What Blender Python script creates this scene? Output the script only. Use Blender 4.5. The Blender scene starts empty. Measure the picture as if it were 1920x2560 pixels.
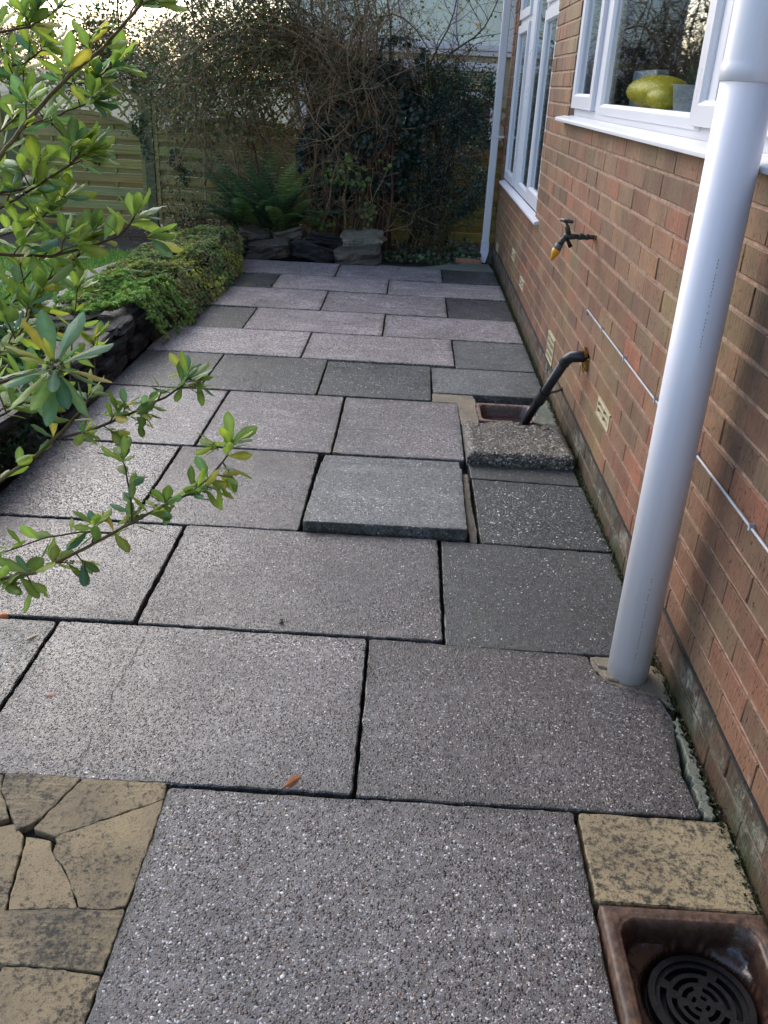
import bpy, math, random
import numpy as np
from mathutils import Vector, Matrix, noise as mnoise

random.seed(7); rng = np.random.default_rng(7)
scene = bpy.context.scene
col = scene.collection
PI = math.pi

# ------------------------------------------------------------------ camera
H = 1.42
YAW, PITCH, ROLL = -0.013926, -0.455263, 0.050158
f_ = Vector((math.sin(YAW)*math.cos(PITCH), math.cos(YAW)*math.cos(PITCH), math.sin(PITCH)))
r0 = Vector((math.cos(YAW), -math.sin(YAW), 0)); u0 = r0.cross(f_)
r_ = r0*math.cos(ROLL) + u0*math.sin(ROLL); u_ = u0*math.cos(ROLL) - r0*math.sin(ROLL)
cam_d = bpy.data.cameras.new("camera"); cam = bpy.data.objects.new("camera", cam_d); col.objects.link(cam)
cam.matrix_world = Matrix(((r_.x, u_.x, -f_.x, -0.7677), (r_.y, u_.y, -f_.y, 0.0), (r_.z, u_.z, -f_.z, H), (0, 0, 0, 1)))
cam_d.sensor_fit = 'VERTICAL'; cam_d.sensor_height = 36.0; cam_d.lens = 36.0*2185.25/2560.0
cam_d.clip_start = 0.05; cam_d.clip_end = 3000
scene.camera = cam

# ------------------------------------------------------------------ light
SUN_EL, SUN_AZ = math.radians(34), math.radians(-36)      # azimuth from +Y towards +X
world = bpy.data.worlds.new("World"); scene.world = world; world.use_nodes = True
nt = world.node_tree; nt.nodes.clear()
sky = nt.nodes.new('ShaderNodeTexSky'); sky.sky_type = 'NISHITA'; sky.sun_disc = False
sky.sun_elevation = SUN_EL; sky.sun_rotation = SUN_AZ
sky.air_density = 1.0; sky.dust_density = 1.5; sky.ozone_density = 1.0
bg = nt.nodes.new('ShaderNodeBackground'); bg.inputs[1].default_value = 0.15
wo = nt.nodes.new('ShaderNodeOutputWorld')
nt.links.new(sky.outputs[0], bg.inputs[0]); nt.links.new(bg.outputs[0], wo.inputs[0])
sd = bpy.data.lights.new("sun", 'SUN'); sd.energy = 0.8; sd.angle = math.radians(50); sd.color = (1.0, 0.95, 0.88)
sun = bpy.data.objects.new("sun", sd); col.objects.link(sun)
sdir = Vector((math.sin(SUN_AZ)*math.cos(SUN_EL), math.cos(SUN_AZ)*math.cos(SUN_EL), math.sin(SUN_EL)))
sun.rotation_euler = sdir.to_track_quat('Z', 'Y').to_euler(); sun.location = (-6, 8, 9)
scene.view_settings.view_transform = 'Standard'; scene.view_settings.look = 'None'
scene.view_settings.gamma = 1; scene.view_settings.exposure = 1.3

# ------------------------------------------------------------------ helpers
def lin(c):
    return tuple(((v/255.0)/12.92 if v/255.0 <= 0.04045 else ((v/255.0+0.055)/1.055)**2.4) for v in c)

class MB:
    def __init__(s): s.v = []; s.f = []; s.c = []
    def add(s, verts, faces, c=(1, 1, 1)):
        n = len(s.v); s.v += [tuple(x) for x in verts]; s.f += [tuple(n+i for i in f) for f in faces]
        if len(verts) and isinstance(c, list): s.c += c
        else: s.c += [c]*len(verts)
    def box(s, x0, x1, y0, y1, z0, z1, c=(1, 1, 1)):
        s.add([(x0,y0,z0),(x1,y0,z0),(x1,y1,z0),(x0,y1,z0),(x0,y0,z1),(x1,y0,z1),(x1,y1,z1),(x0,y1,z1)],
              [(0,3,2,1),(4,5,6,7),(0,1,5,4),(1,2,6,5),(2,3,7,6),(3,0,4,7)], c)
    def tube(s, pts, rad, n=8, c=(1, 1, 1), cap=True):
        pts = [Vector(p) for p in pts]; N = len(pts)
        if not hasattr(rad, '__len__'): rad = [rad]*N
        vs = []; fs = []; up = None
        for i, p in enumerate(pts):
            t = (pts[min(i+1, N-1)] - pts[max(i-1, 0)]).normalized()
            if up is None: up = t.orthogonal().normalized()
            a = (up - t*up.dot(t));
            a = a.normalized() if a.length > 1e-6 else t.orthogonal().normalized()
            up = a; b = t.cross(a)
            for k in range(n):
                w = 2*PI*k/n; vs.append(p + (a*math.cos(w)+b*math.sin(w))*rad[i])
        for i in range(N-1):
            for k in range(n):
                k2 = (k+1) % n; fs.append((i*n+k, i*n+k2, (i+1)*n+k2, (i+1)*n+k))
        if cap: fs.append(tuple(range(n-1, -1, -1))); fs.append(tuple((N-1)*n+k for k in range(n)))
        s.add(vs, fs, c)
    def build(s, name, mat, parent=None, loc=(0, 0, 0), smooth=False, bevel=0, rel=True):
        m = bpy.data.meshes.new(name); L = Vector(loc)
        v = [(x-L.x, y-L.y, z-L.z) for x, y, z in s.v] if rel else s.v
        m.from_pydata(v, [], s.f)
        if s.c:
            a = m.color_attributes.new('Col', 'FLOAT_COLOR', 'POINT')
            arr = np.ones((len(s.c), 4), dtype=np.float32); arr[:, :3] = np.array([c[:3] for c in s.c]); a.data.foreach_set('color', arr.ravel())
        if smooth: m.polygons.foreach_set('use_smooth', [True]*len(m.polygons))
        m.materials.append(mat); m.update()
        o = bpy.data.objects.new(name, m); col.objects.link(o); o.location = L
        if parent is not None:
            o.parent = parent; o.location = L - wloc(parent)
        if bevel:
            b = o.modifiers.new('bevel', 'BEVEL'); b.width = bevel; b.segments = 2; b.limit_method = 'ANGLE'; b.angle_limit = math.radians(40)
        return o

def wloc(o):
    L = Vector((0, 0, 0))
    while o is not None: L = L + Vector(o.location); o = o.parent
    return L

def scatter(name, tv, tf, pos, mats, sc, cols, mat, parent=None, smooth=False):
    """one mesh holding N transformed copies of a tiny template"""
    N = len(pos); k = len(tv); tv = np.array(tv, float)
    V = np.einsum('nij,kj->nki', mats, tv)*np.array(sc)[:, None, None] + np.array(pos)[:, None, :]
    V = V.reshape(-1, 3)
    F = []
    base = np.arange(N)*k
    lens = [len(f) for f in tf]; loops = np.concatenate([np.array(f) for f in tf])
    L = (base[:, None] + loops[None, :]).ravel()
    starts = np.concatenate([[0], np.cumsum(lens)[:-1]]); S = (np.arange(N)[:, None]*len(loops) + starts[None, :]).ravel()
    m = bpy.data.meshes.new(name)
    m.vertices.add(len(V)); m.vertices.foreach_set('co', V.ravel())
    m.loops.add(len(L)); m.loops.foreach_set('vertex_index', L.astype(np.int32))
    m.polygons.add(len(S)); m.polygons.foreach_set('loop_start', S.astype(np.int32))
    m.update(calc_edges=True); m.validate()
    a = m.color_attributes.new('Col', 'FLOAT_COLOR', 'POINT')
    arr = np.ones((len(V), 4), dtype=np.float32); arr[:, :3] = np.repeat(np.array(cols), k, axis=0); a.data.foreach_set('color', arr.ravel())
    if smooth: m.polygons.foreach_set('use_smooth', [True]*len(m.polygons))
    m.materials.append(mat)
    o = bpy.data.objects.new(name, m); col.objects.link(o)
    if parent is not None: o.parent = parent; o.location = -wloc(parent)
    return o

def rotmats(N, up=None, tilt=1.0):
    """random frames; local Z near `up` with random tilt, random spin"""
    if up is None: up = np.tile([0, 0, 1.0], (N, 1))
    z = up + rng.normal(0, tilt, (N, 3)); z /= np.linalg.norm(z, axis=1)[:, None]
    r = rng.normal(0, 1, (N, 3)); x = np.cross(r, z); x /= np.linalg.norm(x, axis=1)[:, None]
    y = np.cross(z, x); return np.stack([x, y, z], axis=2)

def tag(o, label=None, cat=None, group=None, kind=None):
    if label: o['label'] = label
    if cat: o['category'] = cat
    if group: o['group'] = group
    if kind: o['kind'] = kind
    return o
def thing(name, label, cat, loc=(0, 0, 0), group=None):
    o = bpy.data.objects.new(name, None); col.objects.link(o); o.location = loc; o.empty_display_size = .1
    return tag(o, label, cat, group)

# ------------------------------------------------------------------ materials
class NB:
    def __init__(s, name):
        s.m = bpy.data.materials.new(name); s.m.use_nodes = True; s.t = s.m.node_tree; s.t.nodes.clear()
        s.out = s.n('ShaderNodeOutputMaterial'); s.p = s.n('ShaderNodeBsdfPrincipled'); s.l(s.p.outputs[0], s.out.inputs[0])
    def n(s, t, **k):
        x = s.t.nodes.new(t)
        for a, b in k.items(): setattr(x, a, b)
        return x
    def l(s, a, b): s.t.links.new(a, b)
    def inp(s, node, i, v):
        if hasattr(v, 'is_linked') or hasattr(v, 'links'): s.l(v, node.inputs[i])
        else: node.inputs[i].default_value = v
    def coord(s, kind='Object', offset=False, scale=None):
        tc = s.n('ShaderNodeTexCoord'); o = tc.outputs[kind]
        if offset:
            oi = s.n('ShaderNodeObjectInfo'); mm = s.n('ShaderNodeVectorMath', operation='SCALE'); cx = s.n('ShaderNodeCombineXYZ')
            for i in range(3): s.l(oi.outputs['Random'], cx.inputs[i])
            s.l(cx.outputs[0], mm.inputs[0]); mm.inputs['Scale'].default_value = 37.0
            ad = s.n('ShaderNodeVectorMath', operation='ADD'); s.l(o, ad.inputs[0]); s.l(mm.outputs[0], ad.inputs[1]); o = ad.outputs[0]
        if scale:
            mp = s.n('ShaderNodeMapping'); mp.inputs['Scale'].default_value = scale; s.l(o, mp.inputs[0]); o = mp.outputs[0]
        return o
    def noise(s, vec, scale, detail=4, rough=.55, dist=0, out=0):
        x = s.n('ShaderNodeTexNoise'); s.l(vec, x.inputs['Vector']); x.inputs['Scale'].default_value = scale
        x.inputs['Detail'].default_value = detail; x.inputs['Roughness'].default_value = rough; x.inputs['Distortion'].default_value = dist
        return x.outputs[out]
    def vor(s, vec, scale, feature='F1', rnd=1):
        x = s.n('ShaderNodeTexVoronoi'); x.feature = feature; s.l(vec, x.inputs['Vector']); x.inputs['Scale'].default_value = scale
        x.inputs['Randomness'].default_value = rnd; return x
    def ramp(s, fac, stops, interp='LINEAR'):
        x = s.n('ShaderNodeValToRGB'); x.color_ramp.interpolation = interp; e = x.color_ramp.elements
        while len(e) < len(stops): e.new(0.5)
        for i, (p, c) in enumerate(stops):
            e[i].position = p; c = (c, c, c) if not hasattr(c, '__len__') else c; e[i].color = (*c[:3], 1)
        s.l(fac, x.inputs[0]); return x.outputs[0]
    def mix(s, fac, a, b, mode='MIX'):
        x = s.n('ShaderNodeMix', data_type='RGBA', blend_type=mode)
        s.inp(x, 0, fac)
        for i, v in ((6, a), (7, b)):
            if isinstance(v, tuple): x.inputs[i].default_value = (*v[:3], 1)
            else: s.l(v, x.inputs[i])
        return x.outputs[2]
    def math(s, op, a, b=None, c=None, clamp=False):
        x = s.n('ShaderNodeMath', operation=op); x.use_clamp = clamp
        s.inp(x, 0, a)
        if b is not None: s.inp(x, 1, b)
        if c is not None: s.inp(x, 2, c)
        return x.outputs[0]
    def bump(s, h, dist=.002, strength=1, normal=None):
        x = s.n('ShaderNodeBump'); x.inputs['Distance'].default_value = dist; x.inputs['Strength'].default_value = strength
        s.l(h, x.inputs['Height'])
        if normal: s.l(normal, x.inputs['Normal'])
        return x.outputs[0]
    def fin(s, base=None, rough=None, normal=None, spec=None, **k):
        if base is not None: s.inp(s.p, 'Base Color', (*base[:3], 1) if isinstance(base, tuple) else base)
        if rough is not None: s.inp(s.p, 'Roughness', rough)
        if normal is not None: s.l(normal, s.p.inputs['Normal'])
        if spec is not None: s.inp(s.p, 'Specular IOR Level', spec)
        for a, b in k.items(): s.inp(s.p, a, b)
        return s.m
    def attr(s):
        x = s.n('ShaderNodeAttribute'); x.attribute_name = 'Col'; return x.outputs['Color']
    def sep(s, v):
        x = s.n('ShaderNodeSeparateXYZ'); s.l(v, x.inputs[0]); return x.outputs

def gravel_slab(name, cement, tones, white=.05, peb=165.0, rough=.42, dirt=.35, dirtcol=(.03, .03, .032), expose=.62, bumpd=.0022):
    b = NB(name); v = b.coord(offset=True)
    wv = b.n('ShaderNodeVectorMath', operation='ADD'); nz = b.noise(v, 60, 2, .5, out=1)
    sc_ = b.n('ShaderNodeVectorMath', operation='SCALE'); b.l(nz, sc_.inputs[0]); sc_.inputs['Scale'].default_value = .010
    b.l(v, wv.inputs[0]); b.l(sc_.outputs[0], wv.inputs[1]); v2 = wv.outputs[0]
    v1 = b.vor(v2, peb); vf = b.vor(v2, peb*1.9)
    def pebcol(vo):
        c = b.sep(vo.outputs['Color'])
        n = len(tones); st = []
        for i, t in enumerate(tones): st.append((i*(1-white)/n, t))
        st.append((1-white, (.62, .60, .58)))
        return b.ramp(c[0], st, 'CONSTANT'), c
    c1, s1 = pebcol(v1); c2, s2 = pebcol(vf)
    fine = b.noise(v, 420, 2, .6)
    cem = b.mix(b.ramp(fine, [(.3, .0), (.7, 1.0)]), tuple(x*.78 for x in cement), tuple(x*1.15 for x in cement))
    # patches where more or less aggregate is exposed
    big = b.noise(v, 2.6, 5, .6)
    th = b.math('MULTIPLY_ADD', big, .34, expose-.17)
    m1 = b.math('LESS_THAN', v1.outputs['Distance'], b.math('MULTIPLY', th, .82))
    k1 = b.math('MULTIPLY', m1, b.math('LESS_THAN', s1[1], .66))
    m2 = b.math('LESS_THAN', vf.outputs['Distance'], b.math('MULTIPLY', th, .8))
    k2 = b.math('MULTIPLY', m2, b.math('LESS_THAN', s2[1], .6))
    base = b.mix(k2, cem, c2); base = b.mix(k1, base, c1)
    dn = b.noise(v, 1.7, 6, .62, .4)
    base = b.mix(b.math('MULTIPLY', b.ramp(dn, [(.42, 0.0), (.72, 1.0)]), dirt), base, dirtcol)
    dn2 = b.noise(v, 7.0, 4, .6)
    base = b.mix(b.ramp(dn2, [(.35, .26), (.7, 0.0)]), base, dirtcol)
    edge = b.math('SUBTRACT', 1.0, b.sep(b.attr())[0]); en = b.ramp(b.noise(v, 11, 5, .65), [(.35, 0), (.62, 1)])
    base = b.mix(b.math('MULTIPLY', b.math('MULTIPLY', edge, en), .75), base, lin((44, 46, 40)))
    wear = b.ramp(b.noise(b.coord(offset=True, scale=(1, 3.2, 1)), 3.1, 5, .6, .6), [(.56, 0), (.74, .30)])
    base = b.mix(wear, base, tuple(min(1, x*1.9) for x in cement))
    alg = b.ramp(b.noise(v, 4.3, 6, .65, .8), [(.58, 0), (.76, .35)]); base = b.mix(alg, base, lin((70, 76, 62)))
    sp_ = b.noise(v, 62, 3, .7); base = b.mix(1.0, base, b.ramp(sp_, [(.34, .62), (.5, 1.0), (.66, 1.45)]), 'MULTIPLY')
    oi = b.n('ShaderNodeObjectInfo')
    tint = b.ramp(oi.outputs['Random'], [(0, .84), (1, 1.12)])
    base = b.mix(1.0, base, tint, 'MULTIPLY')
    h1 = b.math('MULTIPLY', b.math('SUBTRACT', .62, v1.outputs['Distance']), k1)
    h2 = b.math('MULTIPLY', b.math('SUBTRACT', .5, vf.outputs['Distance']), b.math('MULTIPLY', k2, .55))
    hh = b.math('ADD', b.math('MAXIMUM', h1, h2), b.math('MULTIPLY', fine, .22))
    nr = b.bump(hh, bumpd*1.5, 1.0); nr = b.bump(b.noise(v, 9, 4), .006, .35, nr)
    rg = b.math('MULTIPLY_ADD', b.noise(v, 2.8, 6, .65), .9, rough-.45, clamp=True)
    return b.fin(base, rg, nr, .5)

G_WARM = [lin((34, 30, 32)), lin((108, 102, 104)), lin((58, 52, 54)), lin((116, 94, 82)), lin((42, 38, 40)), lin((156, 150, 150)), lin((74, 54, 48)), lin((90, 86, 90)), lin((26, 24, 26)), lin((126, 116, 106)), lin((50, 46, 48))]
G_DARK = [lin((30, 33, 36)), lin((84, 88, 92)), lin((52, 55, 58)), lin((110, 114, 114)), lin((40, 44, 46)), lin((68, 66, 66))]
M = {}
M['slab_pink'] = gravel_slab('slab_pink', lin((106, 102, 101)), G_WARM, .075, 170, .36, .5)
M['slab_wet'] = gravel_slab('slab_wet', lin((88, 84, 88)), G_WARM, .05, 170, .20, .45)
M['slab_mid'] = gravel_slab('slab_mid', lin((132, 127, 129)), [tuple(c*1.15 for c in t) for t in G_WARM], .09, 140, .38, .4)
M['slab_far_lightened'] = gravel_slab('slab_far_lightened', lin((176, 165, 166)), [tuple(c*1.6 for c in t) for t in G_WARM], .08, 120, .40, .25)  # cement and pebble colours lightened to offset the shade at the far end
M['slab_grey'] = gravel_slab('slab_grey', lin((112, 115, 116)), [tuple(c*1.1 for c in t) for t in G_DARK], .09, 150, .42, .35, expose=.56)
M['slab_dark'] = gravel_slab('slab_dark', lin((50, 55, 57)), [lin((22, 25, 27)), lin((88, 93, 96)), lin((40, 44, 47)), lin((120, 124, 126)), lin((30, 34, 36)), lin((66, 68, 70))], .05, 130, .38, .5, (.014, .016, .016), expose=.66)
M['slab_brown'] = gravel_slab('slab_brown', lin((62, 64, 64)), [tuple(c*.8 for c in t) for t in G_DARK], .03, 165, .42, .45, expose=.6)
M['slab_worn'] = gravel_slab('slab_worn', lin((84, 80, 72)), [lin((60, 56, 48)), lin((128, 118, 100)), lin((92, 84, 72)), lin((150, 142, 126)), lin((44, 42, 38))], .14, 105, .5, .5, expose=.78, bumpd=.006)

def mottled(name, c1, c2, c3, scale=14, rough=.7, bumpd=.004, spots=True, lines=None, thr=.5):
    b = NB(name); v = b.coord(offset=True)
    a = b.noise(v, scale, 7, .68, .3); base = b.mix(b.ramp(b.noise(v, scale*.45, 4), [(.3, 0), (.7, 1)]), c1, c2)
    if lines:   # riven / tooled ridges
        vw = b.coord(offset=True, scale=lines)
        ln = b.noise(vw, 1, 2, .5, .3)
        base = b.mix(b.ramp(ln, [(.42, .3), (.58, 0)]), base, c3)
    fs = b.noise(v, scale*6, 5, .8)
    lo_ = b.noise(v, scale*.35, 3, .6)
    mk = b.math('ADD', b.math('MULTIPLY', b.math('SUBTRACT', a, .5), .6), b.math('MULTIPLY', b.math('SUBTRACT', fs, .5), 2.2)); mk = b.math('ADD', mk, b.math('MULTIPLY', b.math('SUBTRACT', lo_, .5), 1.0))
    base = b.mix(b.ramp(mk, [((thr-.5)*1.1+.02, 0), ((thr-.5)*1.1+.34, .92)]), base, c3)
    if spots:
        sp = b.vor(v, scale*16); base = b.mix(b.ramp(sp.outputs['Distance'], [(.16, .75), (.26, 0)]), base, c3)
    h = b.math('ADD', b.noise(v, scale*6, 6, .7), b.math('MULTIPLY', a, -.8))
    if lines: h = b.math('ADD', h, b.math('MULTIPLY', ln, 1.2))
    nr = b.bump(h, bumpd, .8)
    return b.fin(base, b.math('MULTIPLY_ADD', a, .3, rough-.15), nr, .4)
M['sand_stone'] = mottled('sand_stone', lin((164, 144, 108)), lin((122, 108, 84)), lin((38, 39, 37)), 13, thr=.45)
M['sand_stone_rill'] = mottled('sand_stone_rill', lin((154, 136, 102)), lin((112, 100, 80)), lin((38, 39, 37)), 12, lines=(9, 62, 9), thr=.45)
M['sand_clean'] = mottled('sand_clean', lin((166, 150, 116)), lin((134, 120, 94)), lin((44, 43, 39)), 9, thr=.475)
M['mortar_pad'] = mottled('mortar_pad', lin((140, 128, 108)), lin((112, 104, 90)), lin((60, 58, 52)), 18, bumpd=.006, thr=.56)
M['cement_green'] = mottled('cement_green', lin((120, 124, 110)), lin((98, 102, 90)), lin((54, 58, 50)), 9, thr=.6)
M['rock'] = mottled('rock', lin((98, 90, 76)), lin((70, 66, 60)), lin((36, 36, 36)), 9, rough=.45, bumpd=.012, spots=False, thr=.55)
M['rock_pale'] = mottled('rock_pale', lin((134, 128, 108)), lin((104, 100, 88)), lin((42, 42, 38)), 10, rough=.5, bumpd=.012, spots=False, thr=.53)
M['slate'] = mottled('slate', lin((48, 47, 46)), lin((28, 28, 28)), lin((14, 14, 15)), 12, rough=.68, bumpd=.01, spots=False, thr=.5)
M['slate_pale'] = mottled('slate_pale', lin((84, 86, 90)), lin((64, 66, 70)), lin((38, 38, 40)), 8, rough=.6, bumpd=.008, spots=False, thr=.58)
M['timber'] = mottled('timber', lin((128, 120, 104)), lin((104, 98, 86)), lin((48, 46, 42)), 10, spots=False, lines=(60, 4, 10), thr=.6)

def simple(name, c, rough=.5, noise_sc=20, var=.25, bumpd=0, spec=.5, metal=0.0):
    b = NB(name); v = b.coord(); a = b.noise(v, noise_sc, 5, .6)
    base = b.mix(b.ramp(a, [(.25, 0), (.75, 1)]), tuple(x*(1-var) for x in c), tuple(min(1, x*(1+var)) for x in c))
    nr = b.bump(a, bumpd) if bumpd else None
    return b.fin(base, b.math('MULTIPLY_ADD', a, .2, rough-.1), nr, spec, Metallic=metal)
M['soil'] = simple('soil', (.022, .019, .015), .9, 40, .6, .03)
M['joint'] = simple('joint', (.012, .012, .011), .95, 60, .5, .01)
M['lawn'] = simple('lawn', (.05, .10, .022), .9, 30, .4, .02)
M['upvc'] = simple('upvc', (.64, .64, .69), .3, 2, .0)
def pvc_pipe():
    b = NB('pvc_pipe'); v = b.coord(); a = b.noise(b.coord(scale=(40, 40, 2.5)), 1, 4, .6)
    base = b.mix(b.ramp(a, [(.4, 0), (.75, .5)]), (.74, .73, .79), (.64, .635, .69))
    # grey printed batch line and small mould speckles
    x = b.sep(v); sp = b.vor(v, 90); base = b.mix(b.ramp(sp.outputs['Distance'], [(.05, .35), (.09, 0)]), base, (.3, .3, .3))
    lo = b.ramp(x[2], [(.0, .55), (.05, 0)]); base = b.mix(b.math('MULTIPLY', lo, b.noise(v, 60, 4)), base, (.16, .16, .12))
    return b.fin(base, .33, b.bump(b.noise(v, 30, 2), .0004), .5)
M['pvc'] = pvc_pipe()
M['print_grey'] = simple('print_grey', (.22, .22, .26), .5)
M['black_pipe'] = simple('black_pipe', (.012, .013, .018), .38, 30, .3)
M['foam'] = simple('foam', lin((196, 142, 52)), .7, 60, .35, .02)
M['iron'] = simple('iron', (.006, .006, .007), .5, 60, .4, .002, .3)
M['tapmetal'] = simple('tapmetal', (.035, .04, .038), .5, 90, .9, .003)
M['orange'] = simple('orange', lin((214, 150, 36)), .4, 30, .1)
M['greyplastic'] = simple('greyplastic', (.09, .09, .1), .5)
M['cable'] = simple('cable', (.33, .35, .38), .45)
M['terracotta'] = simple('terracotta', lin((160, 112, 88)), .7, 30, .35, .003)
M['airbrick'] = simple('airbrick', lin((176, 164, 132)), .8, 60, .25, .002)
M['hole'] = simple('hole', (.006, .006, .006), .9)
M['dpc'] = simple('dpc', (.012, .012, .012), .8, 60, .4, .003)
M['pot'] = simple('pot', lin((186, 200, 206)), .35, 8, .05)
M['gourd'] = simple('gourd', lin((214, 200, 40)), .45, 8, .25)
M['room'] = simple('room', (.10, .095, .085), .9, 2, .2)
M['roof'] = simple('roof', (.10, .06, .05), .8, 10, .3)
M['moss'] = simple('moss', (.035, .05, .012), .95, 120, .6, .006)

def brown_glaze(name, c, pale):
    b = NB(name); v = b.coord(); at = b.sep(b.attr())
    n1 = b.noise(v, 35, 6, .65); base = b.mix(b.ramp(n1, [(.3, 0), (.7, 1)]), tuple(x*.8 for x in c), tuple(x*1.2 for x in c))
    edge = b.math('MULTIPLY', at[0], b.ramp(b.noise(v, 60, 5, .7), [(.44, .15), (.70, .8)]))
    base = b.mix(edge, base, pale)
    base = b.mix(b.ramp(b.noise(v, 120, 3), [(.66, 0), (.76, .4)]), base, (.03, .02, .015))
    rough = b.math('MULTIPLY_ADD', at[0], .35, .16)
    return b.fin(base, b.math('ADD', rough, b.math('MULTIPLY', n1, .1)), b.bump(b.noise(v, 90, 4), .0012), .6)
M['glaze'] = brown_glaze('glaze', (.024, .0115, .0085), lin((118, 86, 64)))
M['glaze2'] = brown_glaze('glaze2', (.07, .034, .03), lin((176, 146, 126)))

def glass_mat():
    b = NB('window_glass'); b.t.nodes.remove(b.p)
    tr = b.n('ShaderNodeBsdfTransparent'); tr.inputs[0].default_value = (.96, .98, .98, 1)
    gl = b.n('ShaderNodeBsdfGlossy'); gl.inputs['Roughness'].default_value = .012; gl.inputs[0].default_value = (.95, .97, 1, 1)
    ge = b.n('ShaderNodeNewGeometry'); dt = b.n('ShaderNodeVectorMath', operation='DOT_PRODUCT'); b.l(ge.outputs['True Normal'], dt.inputs[0]); b.l(ge.outputs['Incoming'], dt.inputs[1])
    om = b.math('SUBTRACT', 1.0, b.math('ABSOLUTE', dt.outputs['Value']), clamp=True); fr = b.math('MULTIPLY_ADD', b.math('POWER', om, 4.2), .9, .05, clamp=True)
    v = b.coord(); dr = b.vor(v, 85)
    drop = b.math('MULTIPLY', b.math('LESS_THAN', dr.outputs['Distance'], .22), b.math('GREATER_THAN', b.sep(dr.outputs['Color'])[0], .8))
    h = b.math('MULTIPLY', b.math('SUBTRACT', .22, dr.outputs['Distance']), drop)
    nb = b.bump(h, .01, 1); nb = b.bump(b.noise(v, 3, 1), .0015, .5, nb); b.l(nb, gl.inputs['Normal'])
    mx = b.n('ShaderNodeMixShader'); b.l(fr, mx.inputs[0]); b.l(tr.outputs[0], mx.inputs[1]); b.l(gl.outputs[0], mx.inputs[2])
    b.l(mx.outputs[0], b.out.inputs[0]); return b.m
M['glass'] = glass_mat()

def brick_mat():
    b = NB('rustic_brick'); v = b.coord(); c = b.attr()
    xyz = b.sep(v)
    # drag texture runs down the brick face
    d = b.noise(b.coord(scale=(90, 90, 9)), 1, 4, .7)
    d2 = b.noise(b.coord(scale=(260, 260, 34)), 1, 2, .5)
    base = b.mix(b.ramp(b.noise(b.coord(scale=(7, 7, 3.5)), 1, 3, .5), [(.42, 0), (.56, .5)]), c, lin((118, 92, 72)))
    base = b.mix(b.ramp(b.noise(b.coord(scale=(5, 5, 5)), 1, 4, .6), [(.48, 0), (.66, .5)]), base, lin((104, 60, 46)))
    base = b.mix(b.ramp(d, [(.33, .35), (.5, 0)]), base, lin((70, 52, 42)))
    pits = b.ramp(b.noise(b.coord(scale=(150, 150, 55)), 1, 2, .5), [(.31, 1), (.37, 0)])
    base = b.mix(b.math('MULTIPLY', pits, .85), base, (.015, .012, .010))
    # green algae film and white bloom: real stains on the wall
    al = b.ramp(b.noise(v, 1.5, 5, .6), [(.52, 0), (.7, .4)])
    base = b.mix(al, base, lin((120, 120, 72)))
    wh = b.math('MULTIPLY', b.ramp(b.noise(v, 4.5, 7, .7), [(.60, 0), (.68, .7)]), b.ramp(xyz[2], [(.02, 1), (.24, .12), (.6, .05)]))
    base = b.mix(wh, base, lin((176, 176, 160)))
    low = b.ramp(xyz[2], [(.132, 1), (.14, 0)])
    lowc = b.mix(b.ramp(b.noise(v, 22, 5, .65), [(.4, 0), (.62, .8)]), lin((70, 48, 44)), lin((88, 96, 78)))
    lowc = b.mix(b.ramp(b.noise(v, 9, 6, .75), [(.5, 0), (.6, .8)]), lowc, lin((150, 156, 142)))
    lowc = b.mix(b.ramp(b.noise(v, 13, 6, .75), [(.46, 0), (.56, .85)]), lowc, lin((40, 40, 34)))
    lowc = b.mix(b.ramp(xyz[2], [(.015, .85), (.07, 0)]), lowc, lin((44, 54, 28)))
    base = b.mix(b.math('MULTIPLY', low, b.ramp(b.noise(v, 3.5, 4, .6), [(.38, .25), (.6, .95)])), base, lowc)
    # dark run-off stain on the bricks near the fat pipe
    yy = b.math('ABSOLUTE', b.math('SUBTRACT', xyz[1], 1.75)); st = b.ramp(yy, [(.15, .8), (.55, 0)])
    st = b.math('MULTIPLY', st, b.ramp(b.noise(v, 6, 6, .7), [(.36, 0.1), (.6, 1)])); st = b.math('MULTIPLY', st, b.ramp(xyz[2], [(.3, .25), (1.0, 1)]))
    base = b.mix(b.math('MULTIPLY', st, .8), base, lin((46, 38, 34)))
    base = b.mix(b.ramp(b.noise(v, 2.3, 6, .65), [(.5, 0), (.72, .4)]), base, lin((74, 58, 48)))
    h = b.math('ADD', b.math('MULTIPLY', d, 1.2), b.math('MULTIPLY', pits, -.9)); h = b.math('ADD', h, b.math('MULTIPLY', d2, .4))
    return b.fin(base, .62, b.bump(h, .004, .9), .35)
M['brick'] = brick_mat()
def mortar_mat():   # pale pinkish pointing
    b = NB('mortar'); v = b.coord(); n1 = b.noise(v, 30, 6, .65)
    base = b.mix(b.ramp(n1, [(.35, 0), (.65, 1)]), lin((128, 102, 88)), lin((172, 144, 126)))
    xyz = b.sep(v); base = b.mix(b.math('MULTIPLY', b.ramp(xyz[2], [(.02, 1), (.16, 0)]), .75), base, lin((80, 82, 66)))
    return b.fin(base, .85, b.bump(b.noise(v, 150, 4, .7), .003), .3)
M['mortar'] = mortar_mat()

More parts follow.
